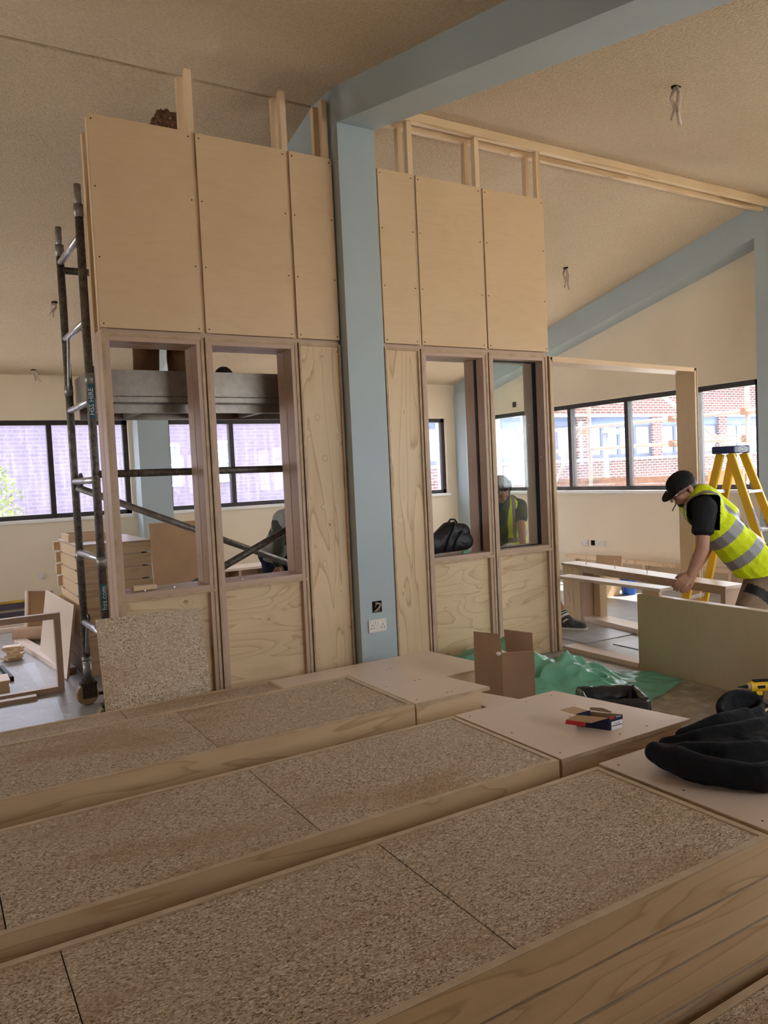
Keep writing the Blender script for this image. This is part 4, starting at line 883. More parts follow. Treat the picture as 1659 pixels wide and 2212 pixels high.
# black jersey heap
hm = MB()
def strand(pts, rs): 
    for (a,b),(ra,rb) in zip(zip(pts,pts[1:]),zip(rs,rs[1:])): hm.cap(a,b,ra,rb,12)
zb = .5255
def zs(pts): return [(x,y,zb+z) for x,y,z in pts]
strand(zs([(2.0,-2.99,.05),(1.985,-3.10,.05),(2.02,-3.20,.045),(2.09,-3.29,.042),(2.25,-3.355,.042),(2.6,-3.37,.05),(2.95,-3.33,.05)]),[.04,.046,.046,.044,.044,.05,.05])
hm.ball((2.36,-3.14,zb+.005),.36,.22,.094); hm.ball((2.75,-3.14,zb+.005),.36,.23,.088); hm.ball((2.15,-3.10,zb+.01),.17,.15,.085)
strand(zs([(2.03,-2.98,.055),(2.035,-3.07,.078),(2.10,-3.16,.083),(2.25,-3.215,.072),(2.6,-3.235,.062)]),[.022,.024,.026,.026,.024])
strand(zs([(2.07,-2.965,.055),(2.12,-3.04,.088),(2.26,-3.10,.100),(2.6,-3.14,.095),(2.9,-3.12,.09)]),[.024,.026,.024,.022,.02])
strand(zs([(2.16,-2.965,.06),(2.30,-3.0,.088),(2.44,-3.01,.085)]),[.028,.03,.03])
ring = [(2.50+.115*math.cos(a),-2.955+.036*math.sin(a),zb+.106+.026*math.sin(a)-.006*math.cos(2*a)) for a in [2*PI*k/40 for k in range(41)]]
strand(ring,[.013]*41)
for k in range(40):
    p = Vector(ring[k]); hm.cap(p, (p.x*.9+2.50*.1,p.y*1.0-.003,zb+.05), .011,.017,8)
hm.box(2.08,2.95,-3.30,-2.96,zb+.003,zb+.05); hm.box(2.25,2.95,-3.36,-2.96,zb+.003,zb+.05)
def hd(v):
    n = noise.noise(Vector((v.x*3.0+v.y*2,v.y*13,v.z*9)))*.013+noise.noise(v*15)*.004
    v = v+Vector((0,-n*.6,n)); v.z = max(v.z, zb+.001); return v
remesh('black_jersey', hm, .0062, M['hood'], loc=(2.4,-3.1,zb), smooth=4, disp=hd, label='crumpled black jersey lying on the lidded platform at the right edge', cat='jersey')
# cordless driver
dr = thing('cordless_driver',(4.23,-1.88,0),'yellow and black cordless driver standing on the floor behind the jersey','drill')
DM = frame_m((4.215,-1.865,.1425),(.857,-.515,.0),(.515,.857,0))      # x: backwards (to the right), z up
def dtube(name, x0,x1,r0,r1,mat,n=14): MB().tube(DM @ Vector((x0,0,0)),DM @ Vector((x1,0,0)),r0,r1,n).build(name, mat, dr, smooth=False)
dtube('bit',-.095,-.055,.0035,.0035,M['toolblk']); dtube('bit_sleeve',-.078,-.058,.006,.007,M['toolblk']); dtube('chuck',-.055,-.035,.009,.012,M['toolblk']); dtube('collar',-.035,-.022,.018,.026,M['wire'])
dtube('body',-.0215,.085,.031,.033,M['drilly'],18); MB().obox(DM @ Matrix.Translation((.045,0,.031)),.045,.014,.008).build('top_grip', M['toolblk'], dr)
MB().obox(DM @ Matrix.Translation((.035,-.0335,.004)),.022,.0008,.009).build('side_badge', M['toolblk'], dr)
hq = DM @ Matrix.Rotation(.16,4,'Y')
MB().obox(hq @ Matrix.Translation((.045,0,-.075)),.020,.016,.052).build('handle', M['toolblk'], dr, bevel=.006); MB().obox(DM @ Matrix.Translation((.012,0,-.045)),.009,.009,.014).build('trigger', M['toolblk'], dr, bevel=.003)
MB().obox(DM @ Matrix.Translation((.030,0,-.038)),.018,.018,.012).build('body_base', M['drilly'], dr); MB().obox(DM @ Matrix.Translation((.030,0,-.126)),.052,.034,.016).build('battery', M['toolblk'], dr, bevel=.004)
# backpack on the sill
bp = thing('backpack',(3.5,.12,.885),'black backpack resting on the sill of the window right of the column','backpack')
m = MB()
for p0,p1,r0,r1 in (((3.33,.15,.966),(3.46,.15,1.06),.075,.075),((3.38,.15,.969),(3.60,.15,.972),.075,.075),((3.46,.15,1.055),(3.58,.15,1.045),.075,.07),((3.305,.15,.966),(3.305,.15,.985),.07,.07)): m.cap(p0,p1,r0,r1)
remesh('bag_body', m, .010, M['nylon'], bp, smooth=5)
MB().path([(3.37,.078,.915),(3.40,.067,1.0),(3.455,.072,1.085),(3.475,.10,1.13)],.011,8).build('strap', M['nylon'], bp, smooth=True); MB().path([(3.44,.068,.91),(3.47,.064,1.0),(3.53,.068,1.06)],.008,8).build('strap', M['toolblk'], bp, smooth=True)
MB().path([(3.46,.15,1.13),(3.48,.15,1.15),(3.52,.15,1.145),(3.54,.15,1.12)],.007,8).build('handle_loop', M['toolblk'], bp, smooth=True); MB().box(3.52,3.58,.05,.075,.888,.905).build('green_tag', M['poly'], bp)

# ------------------------------------------------------------------ step ladder
ld = thing('step_ladder',(5.95,-.7,0),'yellow step ladder with dark blue top cap behind the man in the cap','ladder')
dv = Vector((.07,-.998,0)).normalized(); wv = Vector((.998,.07,0)).normalized(); T = Vector((5.86,-.62,0)); TH = 1.60
def LP(d, w, z): return T+dv*d+wv*w+Z*z
def rail(d0,w0,z0,d1,w1,z1,nm='rail'):
    a, b = LP(d0,w0,z0), LP(d1,w1,z1); x = (b-a); mm = frame_m((a+b)/2,x,wv); return MB().obox(mm,x.length/2,.014,.034).build(nm, M['yellow'], ld, bevel=.004)
for s in (-1,1):
    fr = rail(.05,s*.100,1.56,.60,s*.17,.01,'front_rail'); rr = rail(-.04,s*.095,1.56,-.44,s*.16,.01,'rear_rail')
for k in range(1,5):
    z = .31*k; f = (1.56-z)/1.55; d = .05+.55*f; w = .100+.07*f
    mm = frame_m(LP(d,0,z),wv,dv); st = MB().obox(mm,w-.014,.040,.012).build('step', M['bright'], ld, bevel=.002)
    for s in (-1,1): MB().tube(LP(d-.03,s*(w-.02),z-.01),LP(d-.06,s*(w-.02),z+.07),.006,n=6).build('step_brace', M['steel'], ld)
    if k % 2 or k == 4:
        d2 = -.04-.40*f; MB().obox(frame_m(LP(d2,0,z),wv,dv),.095+.065*f-.014,.012,.014).build('rear_brace', M['bright'], ld)
cap = MB().prism([(-.13,-.10),(.13,-.10),(.12,.10),(-.12,.10)],'z',1.560,1.622); cap.v = [tuple(LP(v[1],v[0],v[2])) for v in cap.v]; co = cap.build('top_cap', M['navy'], ld, bevel=.008)
def oval(c, x, y, rx, ry, s, par, base=M['navy']):
    mm = frame_m(c,x,y); n = 28
    for r,mt,o in ((1.0,M['whiteink'],.0),(.90,base,.0006)):
        MB().add([mm @ Vector((rx*r*math.cos(2*PI*k/n),ry*(r if mt is M['whiteink'] else .86)*math.sin(2*PI*k/n),o)) for k in range(n)],[tuple(range(n))]).build('logo_oval', mt, par)
    text('lettering', s, ry*1.05, mm @ Matrix.Translation((0,0,.0012)), M['whiteink'], par, .0002)
oval(LP(.1015,0,1.591),wv,Z,.072,.024,'WERNER',co)
f = .36; oval(LP(.05+.55*f,-(.100+.07*f),1.56-1.55*f)+(dv*1.55+Z*.55).normalized()*.0352, (dv*.55-Z*1.55).normalized(), wv, .12,.0135,'WERNER',ld)

# ------------------------------------------------------------------ people
def V(*a): return Vector(a)
def hand(m, wrist, fwd, across, size=1.0, curl=.5, thumb=1):
    # palm and five unequal bent fingers; fwd: pointing direction, across: from index to little finger
    w = Vector(wrist); f = Vector(fwd).normalized(); a = Vector(across); a = (a-f*a.dot(f)).normalized(); n = f.cross(a)*thumb
    pc = w+f*.055*size
    for k in range(4):
        b0 = w+f*.012*size+a*(k-1.5)*.012*size; b1 = w+f*.082*size+a*(k-1.5)*.021*size; m.cap(b0,b1,.013*size,.0115*size,10)
        L = (.072,.082,.076,.060)[k]*size; d = f; p = b1
        for j,fr in enumerate((.45,.32,.23)):
            ang = curl*(.45+.5*j); d = (f*math.cos(ang)+n*math.sin(ang)).normalized(); q = p+d*L*fr; m.cap(p,q,(.0095-.0008*j)*size,(.0088-.0008*j)*size,10); p = q
    t0 = w+f*.025*size-a*.022*size; t1 = t0+(f*.55-a*.6+n*.35).normalized()*.042*size; t2 = t1+(f*.85-a*.15+n*.4).normalized()*.030*size; m.cap(t0,t1,.014*size,.0105*size,10); m.cap(t1,t2,.0105*size,.0085*size,10)
def head(m, c, face, up, s=1.0):
    # skull, jaw, nose, lips, ears; face: direction the person looks
    f = Vector(face).normalized(); u = Vector(up); u = (u-f*u.dot(f)).normalized(); r = f.cross(u); c = Vector(c)
    q = Matrix((r,f,u)).transposed().to_quaternion()
    m.ball(c+u*.025*s-f*.008*s,.076*s,.098*s,.098*s,q); m.ball(c-u*.045*s+f*.022*s,.058*s,.072*s,.072*s,q); m.ball(c-u*.092*s+f*.058*s,.030*s,.030*s,.024*s,q)
    m.ball(c-u*.005*s+f*.085*s,.042*s,.016*s,.03*s,q); m.cap(c+u*.008*s+f*.097*s,c-u*.030*s+f*.115*s,.009*s,.0135*s); m.ball(c-u*.060*s+f*.089*s,.023*s,.013*s,.008*s,q); m.ball(c-u*.070*s+f*.087*s,.021*s,.012*s,.007*s,q)
    for t in (-1,1): 
        m.ball(c-u*.008*s+r*t*.078*s-f*.012*s,.009*s,.019*s,.032*s,q); m.ball(c-u*.028*s+f*.068*s+r*t*.036*s,.022*s,.022*s,.018*s,q); m.cap(c+u*.024*s+f*.092*s+r*t*.014*s,c+u*.020*s+f*.082*s+r*t*.048*s,.008*s,.007*s)
    return f,u,r,q
def eyes(par, c, f, u, r, s=1.0):
    c = Vector(c)
    for t in (-1,1):
        p = c+u*.006*s+f*.0855*s+r*t*.031*s; e = MB().ball(p,.0105*s).build('eye', M['whiteink'], par, smooth=True); MB().ball(p+f*.0062*s,.0062*s).build('iris', M['darkhair'], e, smooth=True)

# --- the man in cap and vest, bending over the low panel
mn = thing('person',(4.95,-1.33,0),'person in black cap, glasses and yellow vest bending over the low plywood panel','person')
P = dict(hipN=V(5.00,-1.485,.71), hipF=V(5.17,-1.34,.71), neck=V(4.715,-1.142,1.262), head=V(4.598,-1.103,1.325), shN=V(4.575,-1.286,1.185), elN=V(4.517,-1.312,.914), wrN=V(4.452,-1.262,.745),
         shF=V(4.84,-1.054,1.208), elF=V(4.79,-1.15,.90), wrF=V(4.600,-1.170,.725), kN=V(4.78,-1.43,.42), kF=V(5.0,-1.30,.42), aN=V(4.95,-1.48,.10), aF=V(5.12,-1.38,.10))
m = MB()
m.cap(P['neck']+V(.05,-.01,-.03),P['head']+V(.025,-.006,-.05),.060,.054)
ff = V(-.80,.30,-.52); fu = V(-.52,.14,.84)
f_,u_,r_,q_ = head(m,P['head'],ff,fu,1.0)
for sh,el,wr in (('shN','elN','wrN'),('shF','elF','wrF')):
    m.cap(P[sh],P[el],.054,.045); m.cap(P[el],P[el].lerp(P[wr],.4),.045,.043); m.cap(P[el].lerp(P[wr],.4),P[wr],.043,.027)
hand(m,P['wrN'],(-.62,.30,-.60),(.35,-.75,-.45),1.0,.75,-1); hand(m,P['wrF'],(-.60,.12,-.75),(.45,-.70,-.40),1.0,.6,-1)
mid = (P['hipN']+P['hipF'])/2; ch = (P['shN']+P['shF'])/2
m.cap(mid,ch.lerp(mid,.25),.10,.12); m.cap(P['shN'].lerp(ch,.25),P['shF'].lerp(ch,.25),.07,.07)
for h_,k_,a_ in (('hipN','kN','aN'),('hipF','kF','aF')): m.cap(P[h_],P[k_],.075,.05); m.cap(P[k_],P[a_],.05,.036)
remesh('body', m, .0052, M['skin'], mn, smooth=3)
eyes(mn, P['head'], f_, u_, r_)
# tee, vest with tape, trousers, shoes
m = MB()
for sh,el in (('shN','elN'),('shF','elF')): m.cap(P[sh]+V(.02,0,0),P[sh].lerp(P[el],.50),.082,.070); m.tube(P[sh].lerp(P[el],.40),P[sh].lerp(P[el],.62),.073,.074)
m.cap(P['shN'].lerp(ch,.2),P['shF'].lerp(ch,.2),.088,.088); m.cap(ch,mid.lerp(ch,.4),.125,.125); m.cap(P['neck']+V(.05,-.01,-.06),P['neck']+V(.012,-.002,-.012),.075,.066)
remesh('tee_shirt', m, .009, M['tee'], mn, smooth=4, disp=lambda v: v+V(1,0,.3)*(.006*noise.noise(v*14)))
ax = (ch-mid).normalized(); L_ = (ch-mid).length; side = (P['shF']-P['shN']); side = (side-ax*side.dot(ax)).normalized(); bk_ = ax.cross(side)
if bk_.z < 0: bk_ = -bk_
m = MB(); belly = mid+ax*.04
for t,r0 in ((-.34,.185),(-.12,.185),(.1,.18),(.34,.178),(.60,.17),(.86,.15)):
    c = mid+ax*L_*t; 
    for w_ in (-1,1): m.cap(c+side*w_*(.085+.02*t)-bk_*.02,c+side*w_*(.085+.02*t)+ax*.09-bk_*.02,r0*.84,r0*.82)
for w_ in (-1,1): m.cap(ch+side*w_*.10+ax*.0+bk_*.02,P['neck']+side*w_*.075+bk_*.02-ax*.02,.098,.076)
m.cap(ch-side*.10+bk_*.03,ch+side*.13+bk_*.03,.108,.108); m.cap(ch+bk_*.03-ax*.15,ch+bk_*.03+ax*.02,.135,.12)
def vest_mat(c):
    s = (c-mid).dot(ax)/L_; w_ = (c-mid).dot(side); b_ = (c-mid).dot(bk_)
    if .33 < s < .44 or .61 < s < .73: return 1
    if s >= .73 and .085 < abs(w_) < .140 and s < 1.4: return 1
    return 0
def vest_disp(v):
    s = (v-mid).dot(ax)/L_; n1 = noise.noise(V(v.x*5+3,v.y*5,v.z*9)); n2 = noise.noise(v*19)
    return v+bk_*(.014*n1+.005*n2)*(1.3-min(1,max(0,s)))+side*.006*n1
vo = remesh('hi_vis_vest', m, .0075, [M['hivis'],M['tape']], mn, smooth=4, matfn=vest_mat, disp=vest_disp)
# arm holes and neck: bare shirt shows where the sleeve passes (cut the vest back around the shoulder)
bm_ = bmesh.new(); bm_.from_mesh(vo.data); org = ORG[vo.name]
def cut(v):
    c = v+org
    if (c-mid).dot(ax) < .06-.5*(c-mid).dot(bk_): return True
    for sh,el,rr in (('shN','elN',.108),('shF','elF',.088)):
        d = (P[el]-P[sh]).normalized(); o = P[sh]+d*.02-side*(.0 if sh == 'shN' else 0); t = (c-o).dot(d); out = (c-P[sh]).dot(side)*(-1 if sh == 'shN' else 1)
        if (c-o-d*t).length < rr and -.12 < t < .12 and out > (-.05 if sh == 'shN' else .0): return True
    return (c-(P['neck']+V(-.015,0,.02))).length < .066
bmesh.ops.delete(bm_, geom=[f for f in bm_.faces if cut(f.calc_center_median())], context='FACES')
bm_.to_mesh(vo.data); bm_.free()
m = MB()
for h_,k_,a_ in (('hipN','kN','aN'),('hipF','kF','aF')): m.cap(P[h_],P[k_],.112,.082); m.cap(P[k_],P[a_]+V(0,0,.02),.082,.066)
m.cap(P['hipN'].lerp(mid,.3)+V(0,0,.06),P['hipF'].lerp(mid,.3)+V(0,0,.06),.135,.135)
pv = P['hipN'].lerp(P['kN'],.62)
def tr_mat(c):
    d = (P['kN']-P['hipN']); t = (c-P['hipN']).dot(d)/d.length_squared; return 1 if .40 < t < .58 and (c-P['hipN']).dot(V(-.5,-.86,0)) > .02 else 0
remesh('work_trousers', m, .010, [M['khaki'],M['toolblk']], mn, smooth=5, matfn=tr_mat, disp=lambda v: v+V(.5,.5,0)*(.012*noise.noise(V(v.x*9,v.y*9,v.z*6))))
for a_ in ('aN','aF'):
    q = P[a_]; m = MB(); m.cap(q+V(.05,-.02,-.06),q+V(-.13,.05,-.065),.038,.035); m.cap(q+V(0,0,-.02),q+V(.02,-.01,-.05),.045,.045); m.v = [(x,y,max(z,.002)) for x,y,z in m.v]; remesh('shoe', m, .009, M['boot'], mn, smooth=3)
hc = P['head']; m = MB(); m.ball(hc+u_*.042-f_*.004,.087,.110,.083,q_); 
def cap_disp(v):
    t = (v-hc).dot(u_); return v+u_*max(0,(.022-t))*1.0 if t < .022 else v
cp = remesh('cap', m, .006, M['cap'], mn, smooth=2, disp=cap_disp)
bp_ = [hc+u_*.028+f_*.085+r_*(.072*math.cos(a)*-1)+f_*(.085*math.sin(a)) -u_*.025*math.sin(a) for a in [PI*k/12 for k in range(13)]]
bi_ = [hc+u_*.030+f_*(.070+.028*math.sin(a))+r_*(-.074*math.cos(a)) for a in [PI*k/12 for k in range(13)]]
n_ = 13; vs = bp_+bi_+[v-u_*.004 for v in bp_]+[v-u_*.004 for v in bi_]
fs = []
for k in range(12): fs += [(k,k+1,n_+k+1,n_+k),(2*n_+k+1,2*n_+k,3*n_+k,3*n_+k+1),(k+1,k,2*n_+k,2*n_+k+1),(n_+k,n_+k+1,3*n_+k+1,3*n_+k)]
MB().add(vs,fs).build('cap_brim', M['cap'], mn, smooth=False)
m = MB(); m.ball(hc+u_*.005-f_*.025,.081,.088,.060,q_); remesh('hair', m, .006, M['darkhair'], mn, smooth=2)
gl = MB()
for t in (-1,1):
    c0 = hc+u_*.004+f_*.108+r_*t*.033; ring = [c0+r_*.026*math.cos(a)+u_*.020*math.sin(a) for a in [2*PI*k/18 for k in range(19)]]; gl.path(ring,.0024,6)
    gl.path([c0+r_*t*.026,hc+u_*.004+f_*.06+r_*t*.080,hc+u_*.002-f_*.02+r_*t*.084],.0024,6)
gl.path([hc+u_*.008+f_*.112-r_*.008,hc+u_*.010+f_*.115,hc+u_*.008+f_*.112+r_*.008],.0022,6); gl.build('glasses', M['toolblk'], mn, smooth=True)
MB().tube(hc-u_*.064+f_*.095,hc-u_*.092+f_*.150,.004,.0035,8).build('pencil', M['toolblk'], mn)
m = MB(); m.ball(hc-u_*.090+f_*.060,.033,.032,.026,q_); remesh('beard', m, .006, M['darkhair'], mn, smooth=2)

# --- second worker behind the glazed frame, leaning forward with one leg out to the side
w2 = thing('person',(4.8,.85,0),'person with long brown hair, dark tee and yellow vest leaning forward behind the glazed frame','person')
P = dict(head=V(4.520,.790,1.335), neck=V(4.615,.875,1.225), shR=V(4.745,.80,1.165), shL=V(4.475,.985,1.165), hip=V(4.76,1.08,.74), hR=V(4.86,1.02,.72), hL=V(4.66,1.13,.72), eR=V(4.668,.69,.94), wR=V(4.600,.60,.745), eL=V(4.36,.84,.93), wL=V(4.40,.70,.76),
         kR=V(5.03,.83,.43), aR=V(5.06,.575,.10), kL=V(4.60,.98,.42), aL=V(4.68,1.20,.10))
m = MB(); m.cap(P['neck']+V(.02,.03,-.03),P['head']+V(.02,.02,-.05),.056,.050); f_,u_,r_,q_ = head(m,P['head'],(-.30,-.86,-.42),(-.12,-.40,.9),.98)
for a,b,c in (('shR','eR','wR'),('shL','eL','wL')): m.cap(P[a],P[b],.046,.040); m.cap(P[b],P[c],.040,.026)
hand(m,P['wR'],(-.2,-.4,-.9),(.7,-.4,0),.95,.4,1); hand(m,P['wL'],(.1,-.5,-.85),(-.7,-.3,0),.95,.4,-1)
chx = (P['shR']+P['shL'])/2; m.cap(P['hip'],chx.lerp(P['hip'],.2),.10,.11); m.cap(P['shR'].lerp(chx,.3),P['shL'].lerp(chx,.3),.065,.065)
for a,b,c in (('hR','kR','aR'),('hL','kL','aL')): m.cap(P[a],P[b],.078,.054); m.cap(P[b],P[b].lerp(P[c],.35),.054,.056); m.cap(P[b].lerp(P[c],.35),P[c],.056,.037)
remesh('body', m, .0065, M['skin'], w2, smooth=3); eyes(w2, P['head'], f_, u_, r_, .98)
m = MB(); m.cap(P['shR'].lerp(chx,.2),P['shL'].lerp(chx,.2),.082,.082); m.cap(chx,P['hip'].lerp(chx,.2),.125,.13); m.cap(P['hip'],P['hip']+V(.05,.05,-.05),.14,.14)
for a,b in (('shR','eR'),('shL','eL')): m.cap(P[a],P[a].lerp(P[b],.45),.072,.066)
remesh('tee_shirt', m, .010, M['green_tee'], w2, smooth=4)
ax = (chx-P['hip']).normalized(); L_ = (chx-P['hip']).length; side = (P['shR']-P['shL']); side = (side-ax*side.dot(ax)).normalized(); mid2 = P['hip'].copy(); fr_ = ax.cross(side); fr_ = fr_ if fr_.y < 0 else -fr_
m = MB()
for t,r0 in ((-.12,.15),(.15,.15),(.45,.145),(.75,.135)):
    for w_ in (-1,1): c = mid2+ax*L_*t; m.cap(c+side*w_*.085,c+side*w_*.09+ax*.09,r0,r0*.97)
for w_ in (-1,1): m.cap(chx+side*w_*.09,P['neck']+side*w_*.08-ax*.02,.090,.066)
vo = remesh('hi_vis_vest', m, .010, [M['hivis'],M['tape']], w2, smooth=4, matfn=lambda c: 1 if (.08 < (c-mid2).dot(ax)/L_ < .20 or .36 < (c-mid2).dot(ax)/L_ < .48 or ((c-mid2).dot(ax)/L_ > .48 and .085 < abs((c-mid2).dot(side)) < .120)) else 0,
    disp=lambda v: v+fr_*.010*noise.noise(v*9))
bm_ = bmesh.new(); bm_.from_mesh(vo.data); org = ORG[vo.name]
def cut2(v):
    c = v+org; w_ = (c-mid2).dot(side); f1 = (c-mid2).dot(fr_)
    if f1 > .02 and abs(w_) < .040: return True
    for sh,el in (('shR','eR'),('shL','eL')):
        d = (P[el]-P[sh]).normalized(); t = (c-P[sh]).dot(d); out = (c-P[sh]).dot(side)*(1 if sh == 'shR' else -1)
        if (c-P[sh]-d*t).length < .10 and -.1 < t < .12 and out > -.05: return True
    return (c-P['neck']).length < .07
bmesh.ops.delete(bm_, geom=[f for f in bm_.faces if cut2(f.calc_center_median())], context='FACES'); bm_.to_mesh(vo.data); bm_.free()
m = MB(); hc = P['head']; m.ball(hc+u_*.035-f_*.012,.090,.108,.090,q_); m.cap(hc+u_*.075+f_*.075-r_*.05,hc+u_*.040+f_*.098+r_*.03,.020,.014); m.cap(hc+u_*.075+f_*.075+r_*.05,hc+u_*.040+f_*.095+r_*.055,.020,.014); m.cap(hc+u_*.075+f_*.07,hc+u_*.045+f_*.098-r_*.02,.022,.014)
for t in (-1,1): m.cap(hc+r_*t*.072+u_*.02-f_*.0,hc+r_*t*.075-u_*.10-f_*.02,.024,.03); m.cap(hc+r_*t*.05+u_*.085+f_*.05,hc+r_*t*.072+u_*.02+f_*.05,.022,.018)
m.cap(hc-f_*.06,hc-f_*.05-u_*.12,.06,.05); remesh('hair', m, .007, M['darkhair'], w2, smooth=3, disp=lambda v: v+V(1,1,0)*.004*noise.noise(V(v.x*60,v.y*60,v.z*12)))
m = MB(); m.cap(P['hR'],P['hR'].lerp(P['kR'],.85),.10,.085); m.cap(P['hL'],P['hL'].lerp(P['kL'],.85),.10,.085); m.cap(P['hR'],P['hL'],.12,.12); remesh('shorts', m, .011, M['navycloth'], w2, smooth=4)
for a_,dr_ in (('aR',V(.10,-.16,0)),('aL',V(-.02,-.19,0))):
    q = P[a_]; s_ = MB(); d = (P['kR' if a_ == 'aR' else 'kL']-q).normalized(); sk = MB().tube(q-d*.03,q+d*.075,.044,.047,16).build('sock', M['sock'], w2, smooth=True)
    for o in (.035,.055): MB().tube(q+d*o,q+d*(o+.011),.0465,.047,16).build('sock_stripe', M['toolblk'], sk, smooth=True)
    m = MB(); dd = dr_.normalized(); m.cap(q-dd*.04+V(0,0,-.055),q+dd*.15+V(0,0,-.068),.042,.034); m.cap(q+V(0,0,-.0),q+dd*.06+V(0,0,-.05),.048,.042); m.cap(q+dd*.10+V(0,0,-.06),q+dd*.155+V(0,0,-.066),.042,.036)
    m.v = [(x,y,max(z,.002)) for x,y,z in m.v]; sho = remesh('trainer', m, .007, M['shoe'], w2, smooth=3); so_ = MB(); so_.cap(q-dd*.05+V(0,0,-.082),q+dd*.165+V(0,0,-.085),.041,.036); so_.v = [(x,y,min(max(z,.001),.020)) for x,y,z in so_.v]; so_.build('sole', M['plastic'], sho)
    sl = MB(); sd = V(-dd.y,dd.x,0)
    for k in range(4): c = q+dd*(.045+.025*k)+V(0,0,.005-.013*k); sl.path([c+sd*.028-V(0,0,.012),c+V(0,0,.004),c-sd*.028-V(0,0,.012)],.0035,6)
    sl.build('laces', M['toolblk'], sho)
MB().box(4.10,4.52,.30,.66,.605,.635).box(4.12,4.17,.32,.37,0,.605).box(4.45,4.50,.32,.37,0,.605).box(4.12,4.17,.59,.64,0,.605).box(4.45,4.50,.59,.64,0,.605).build('workbench', M['birch'], loc=(4.5,.5,0), label='low work trestle under the hands of the worker behind the glazed frame', cat='bench')
m = MB().tube((4.28,.40,.80),(4.28,.43,.80),.085,n=22).box(4.20,4.36,.36,.46,.6355,.72).tube((4.28,.43,.80),(4.32,.54,.84),.022,.018,10)
m.build('saw_guard', M['bright'], loc=(4.28,.4,.6355), label='round metal saw guard on the trestle behind the glazed frame', cat='saw')

# --- third worker bending beyond the scaffold, and the one standing on the tower
w3 = thing('person',(3.1,2.5,0),'person in grey and olive jacket and navy trousers bending down beyond the scaffold','person')
P = dict(sh=V(3.00,2.36,1.13), shR=V(3.27,2.22,1.12), ch=V(3.14,2.31,1.11), hip=V(3.10,2.60,.80), el=V(2.945,2.285,.88), wr=V(2.905,2.24,.665), eR=V(3.33,2.10,.88), wR=V(3.25,2.02,.68), hL=V(3.00,2.63,.76), hR=V(3.20,2.58,.76), kL=V(2.98,2.57,.42), kR=V(3.20,2.50,.42), aL=V(2.98,2.66,.10), aR=V(3.22,2.60,.10), head=V(3.20,2.06,1.08))
m = MB(); m.cap(P['ch'],P['head']+V(-.01,.03,.02),.056,.052); f_,u_,r_,q_ = head(m,P['head'],(.2,-.55,-.8),(.15,-.75,.6),.98)
for a,b,c in (('sh','el','wr'),('shR','eR','wR')): m.cap(P[a],P[b],.046,.040); m.cap(P[b],P[c],.040,.027)
hand(m,P['wr'],(.0,-.1,-1),(.8,-.5,0),1,.4,1); hand(m,P['wR'],(0,-.1,-1),(-.8,-.5,0),1,.4,-1); m.cap(P['hip'],P['ch'],.11,.11); m.cap(P['sh'],P['shR'],.06,.06)
for a,b,c in (('hL','kL','aL'),('hR','kR','aR')): m.cap(P[a],P[b],.075,.052); m.cap(P[b],P[c],.052,.036)
remesh('body', m, .008, M['skin'], w3, smooth=3); eyes(w3, P['head'], f_, u_, r_, .98)
m = MB(); m.cap(P['sh'].lerp(P['ch'],.25),P['shR'].lerp(P['ch'],.25),.10,.10); 
for w_ in (-.07,.07): m.cap(P['ch']+V(w_,0,0),P['hip']+V(w_,-.02,.0),.125,.13); m.tube(P['hip']+V(w_,-.04,.06),P['hip']+V(w_,.03,-.06),.145,.15,16)
for a,b,c in (('sh','el','wr'),('shR','eR','wR')): m.cap(P[a],P[b],.072,.062); m.cap(P[b],P[b].lerp(P[c],.82),.062,.050)
def jm(c):
    for a,b,k in (('sh','el','wr'),('shR','eR','wR')):
        for s,e_ in ((a,b),(b,k)):
            d = P[e_]-P[s]; t = max(0,min(1,(c-P[s]).dot(d)/d.length_squared))
            if (c-P[s]-d*t).length < .082 and c.z < 1.12: return 1
    z = (c-P['hip']).dot((P['ch']-P['hip']).normalized()); return 1 if .20 < z < .27 else 0
remesh('work_jacket', m, .009, [M['greyjkt'],M['olive']], w3, smooth=4, matfn=jm, disp=lambda v: v+V(.7,-.7,0)*(.012*noise.noise(V(v.x*8,v.y*8,v.z*13))))
m = MB(); 
for a,b,c in (('hL','kL','aL'),('hR','kR','aR')): m.cap(P[a],P[b],.105,.082); m.cap(P[b],P[c]+V(0,0,.03),.082,.068)
m.cap(P['hL'],P['hR'],.13,.13); remesh('work_trousers', m, .011, M['navycloth'], w3, smooth=4)
m = MB().ball(P['head']+u_*.035-f_*.015,.086,.104,.088,q_); remesh('hair', m, .008, M['darkhair'], w3, smooth=2)
for a_ in ('aL','aR'): q = P[a_]; m = MB(); m.cap(q+V(0,.04,-.06),q+V(-.02,-.15,-.066),.038,.033); m.cap(q,q+V(0,0,-.05),.048,.045); m.v = [(x,y,max(z,.002)) for x,y,z in m.v]; remesh('shoe', m, .009, M['boot'], w3, smooth=3)

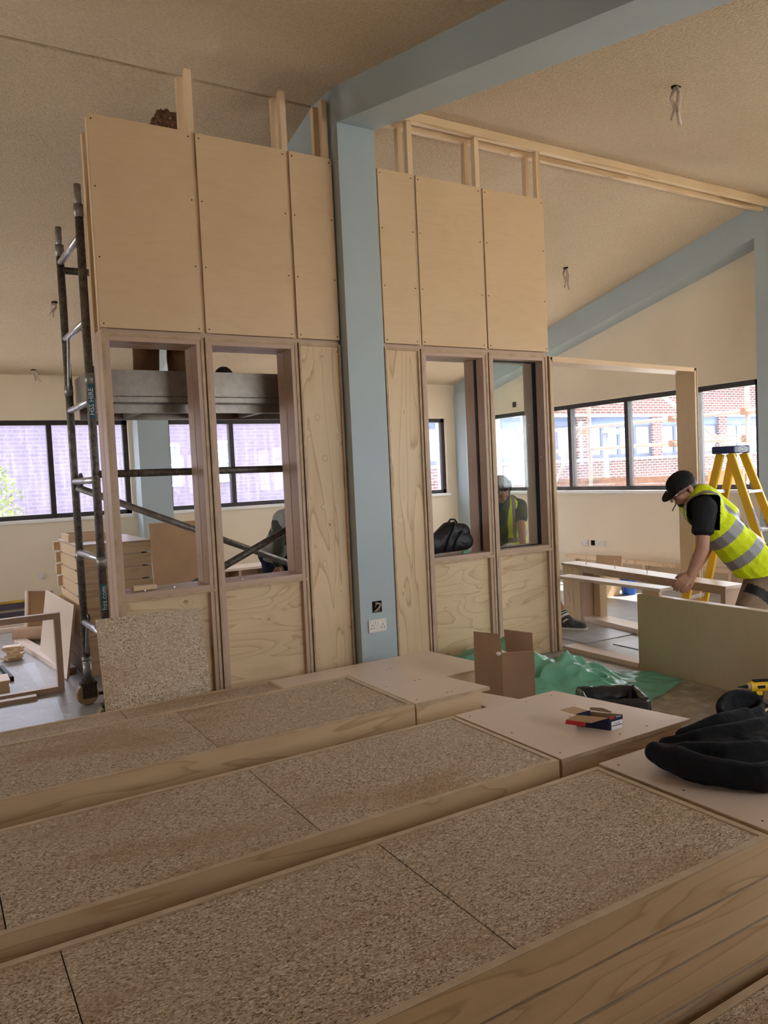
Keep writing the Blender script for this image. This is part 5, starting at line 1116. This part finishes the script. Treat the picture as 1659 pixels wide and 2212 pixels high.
w4 = thing('person',(1.5,.6,2.106),'person in brown trousers standing on the scaffold deck, hair showing above the panels','person')
zd = 2.107; P = dict(hL=V(1.40,.66,zd+.92), hR=V(1.58,.62,zd+.92), kL=V(1.37,.66,zd+.50), kR=V(1.59,.62,zd+.50), aL=V(1.36,.68,zd+.09), aR=V(1.60,.66,zd+.09), ch=V(1.50,.56,zd+1.40), head=V(1.535,.450,zd+1.715), sL=V(1.31,.55,zd+1.40), sR=V(1.69,.55,zd+1.40), eL=V(1.27,.52,zd+1.12), eR=V(1.74,.46,zd+1.14), wL=V(1.32,.36,zd+.98), wR=V(1.70,.33,zd+1.10))
m = MB(); m.cap(P['ch'],P['head']+V(0,.02,-.06),.056,.052); f_,u_,r_,q_ = head(m,P['head'],(.05,-.85,-.5),(0,-.4,.9),.98)
for a,b,c in (('sL','eL','wL'),('sR','eR','wR')): m.cap(P[a],P[b],.047,.042); m.cap(P[b],P[c],.040,.027)
hand(m,P['wL'],(.3,-.6,-.2),(.3,0,-1),1,.6,1); hand(m,P['wR'],(-.3,-.5,0),(-.2,0,-1),1,.6,-1)
m.cap(P['hL'].lerp(P['hR'],.5),P['ch'],.11,.12); m.cap(P['sL'],P['sR'],.06,.06)
for a,b,c in (('hL','kL','aL'),('hR','kR','aR')): m.cap(P[a],P[b],.075,.052); m.cap(P[b],P[c],.052,.036)
remesh('body', m, .008, M['skin'], w4, smooth=3); eyes(w4, P['head'], f_, u_, r_, .98)
m = MB(); m.cap(P['sL'],P['sR'],.075,.075); m.cap(P['ch'],P['hL'].lerp(P['hR'],.5)+V(0,0,.05),.14,.14)
for a,b in (('sL','eL'),('sR','eR')): m.cap(P[a],P[a].lerp(P[b],.6),.068,.062)
remesh('tee_shirt', m, .011, M['tee'], w4, smooth=4)
m = MB()
for a,b,c in (('hL','kL','aL'),('hR','kR','aR')): m.cap(P[a],P[b],.115,.095); m.cap(P[b],P[c]+V(0,0,.03),.095,.085)
m.cap(P['hL'],P['hR'],.135,.135); remesh('work_trousers', m, .010, M['brown'], w4, smooth=4, disp=lambda v: v+V(1,.3,0)*(.014*noise.noise(V(v.x*8,v.y*8,v.z*5))))
for a_ in ('aL','aR'): q = P[a_]; m = MB(); m.cap(q+V(0,.02,-.05),q+V(0,-.15,-.055),.038,.034); m.cap(q,q+V(0,0,-.04),.05,.046); m.v = [(x,y,max(z,zd+.001)) for x,y,z in m.v]; remesh('boot', m, .009, M['boot'], w4, smooth=3)
m = MB().ball(P['head']+u_*.040-f_*.018,.096,.112,.095,q_); remesh('hair', m, .008, M['hair'], w4, smooth=1, disp=lambda v: v+(v-P['head']).normalized()*(.026*noise.noise(v*30)+.018*noise.noise(v*75)))
for k,(x,y) in enumerate(((1.88,.50),)):
    m = MB(); m.ball((x-.03,y,zd+.13),.075,.06,.085); m.ball((x-.15,y+.02,zd+.09),.10,.06,.085); m.ball((x-.03,y,zd+.05),.075,.06,.06); m.v = [(a,b,max(c,zd+.001)) for a,b,c in m.v]; remesh('tool_bag', m, .010, M['nylon'], loc=(x,y,zd), smooth=3, label='small black tool bag lying on the scaffold deck', cat='bag', disp=lambda v: V(v.x,v.y,zd+.13 if False else v.z*1.0))
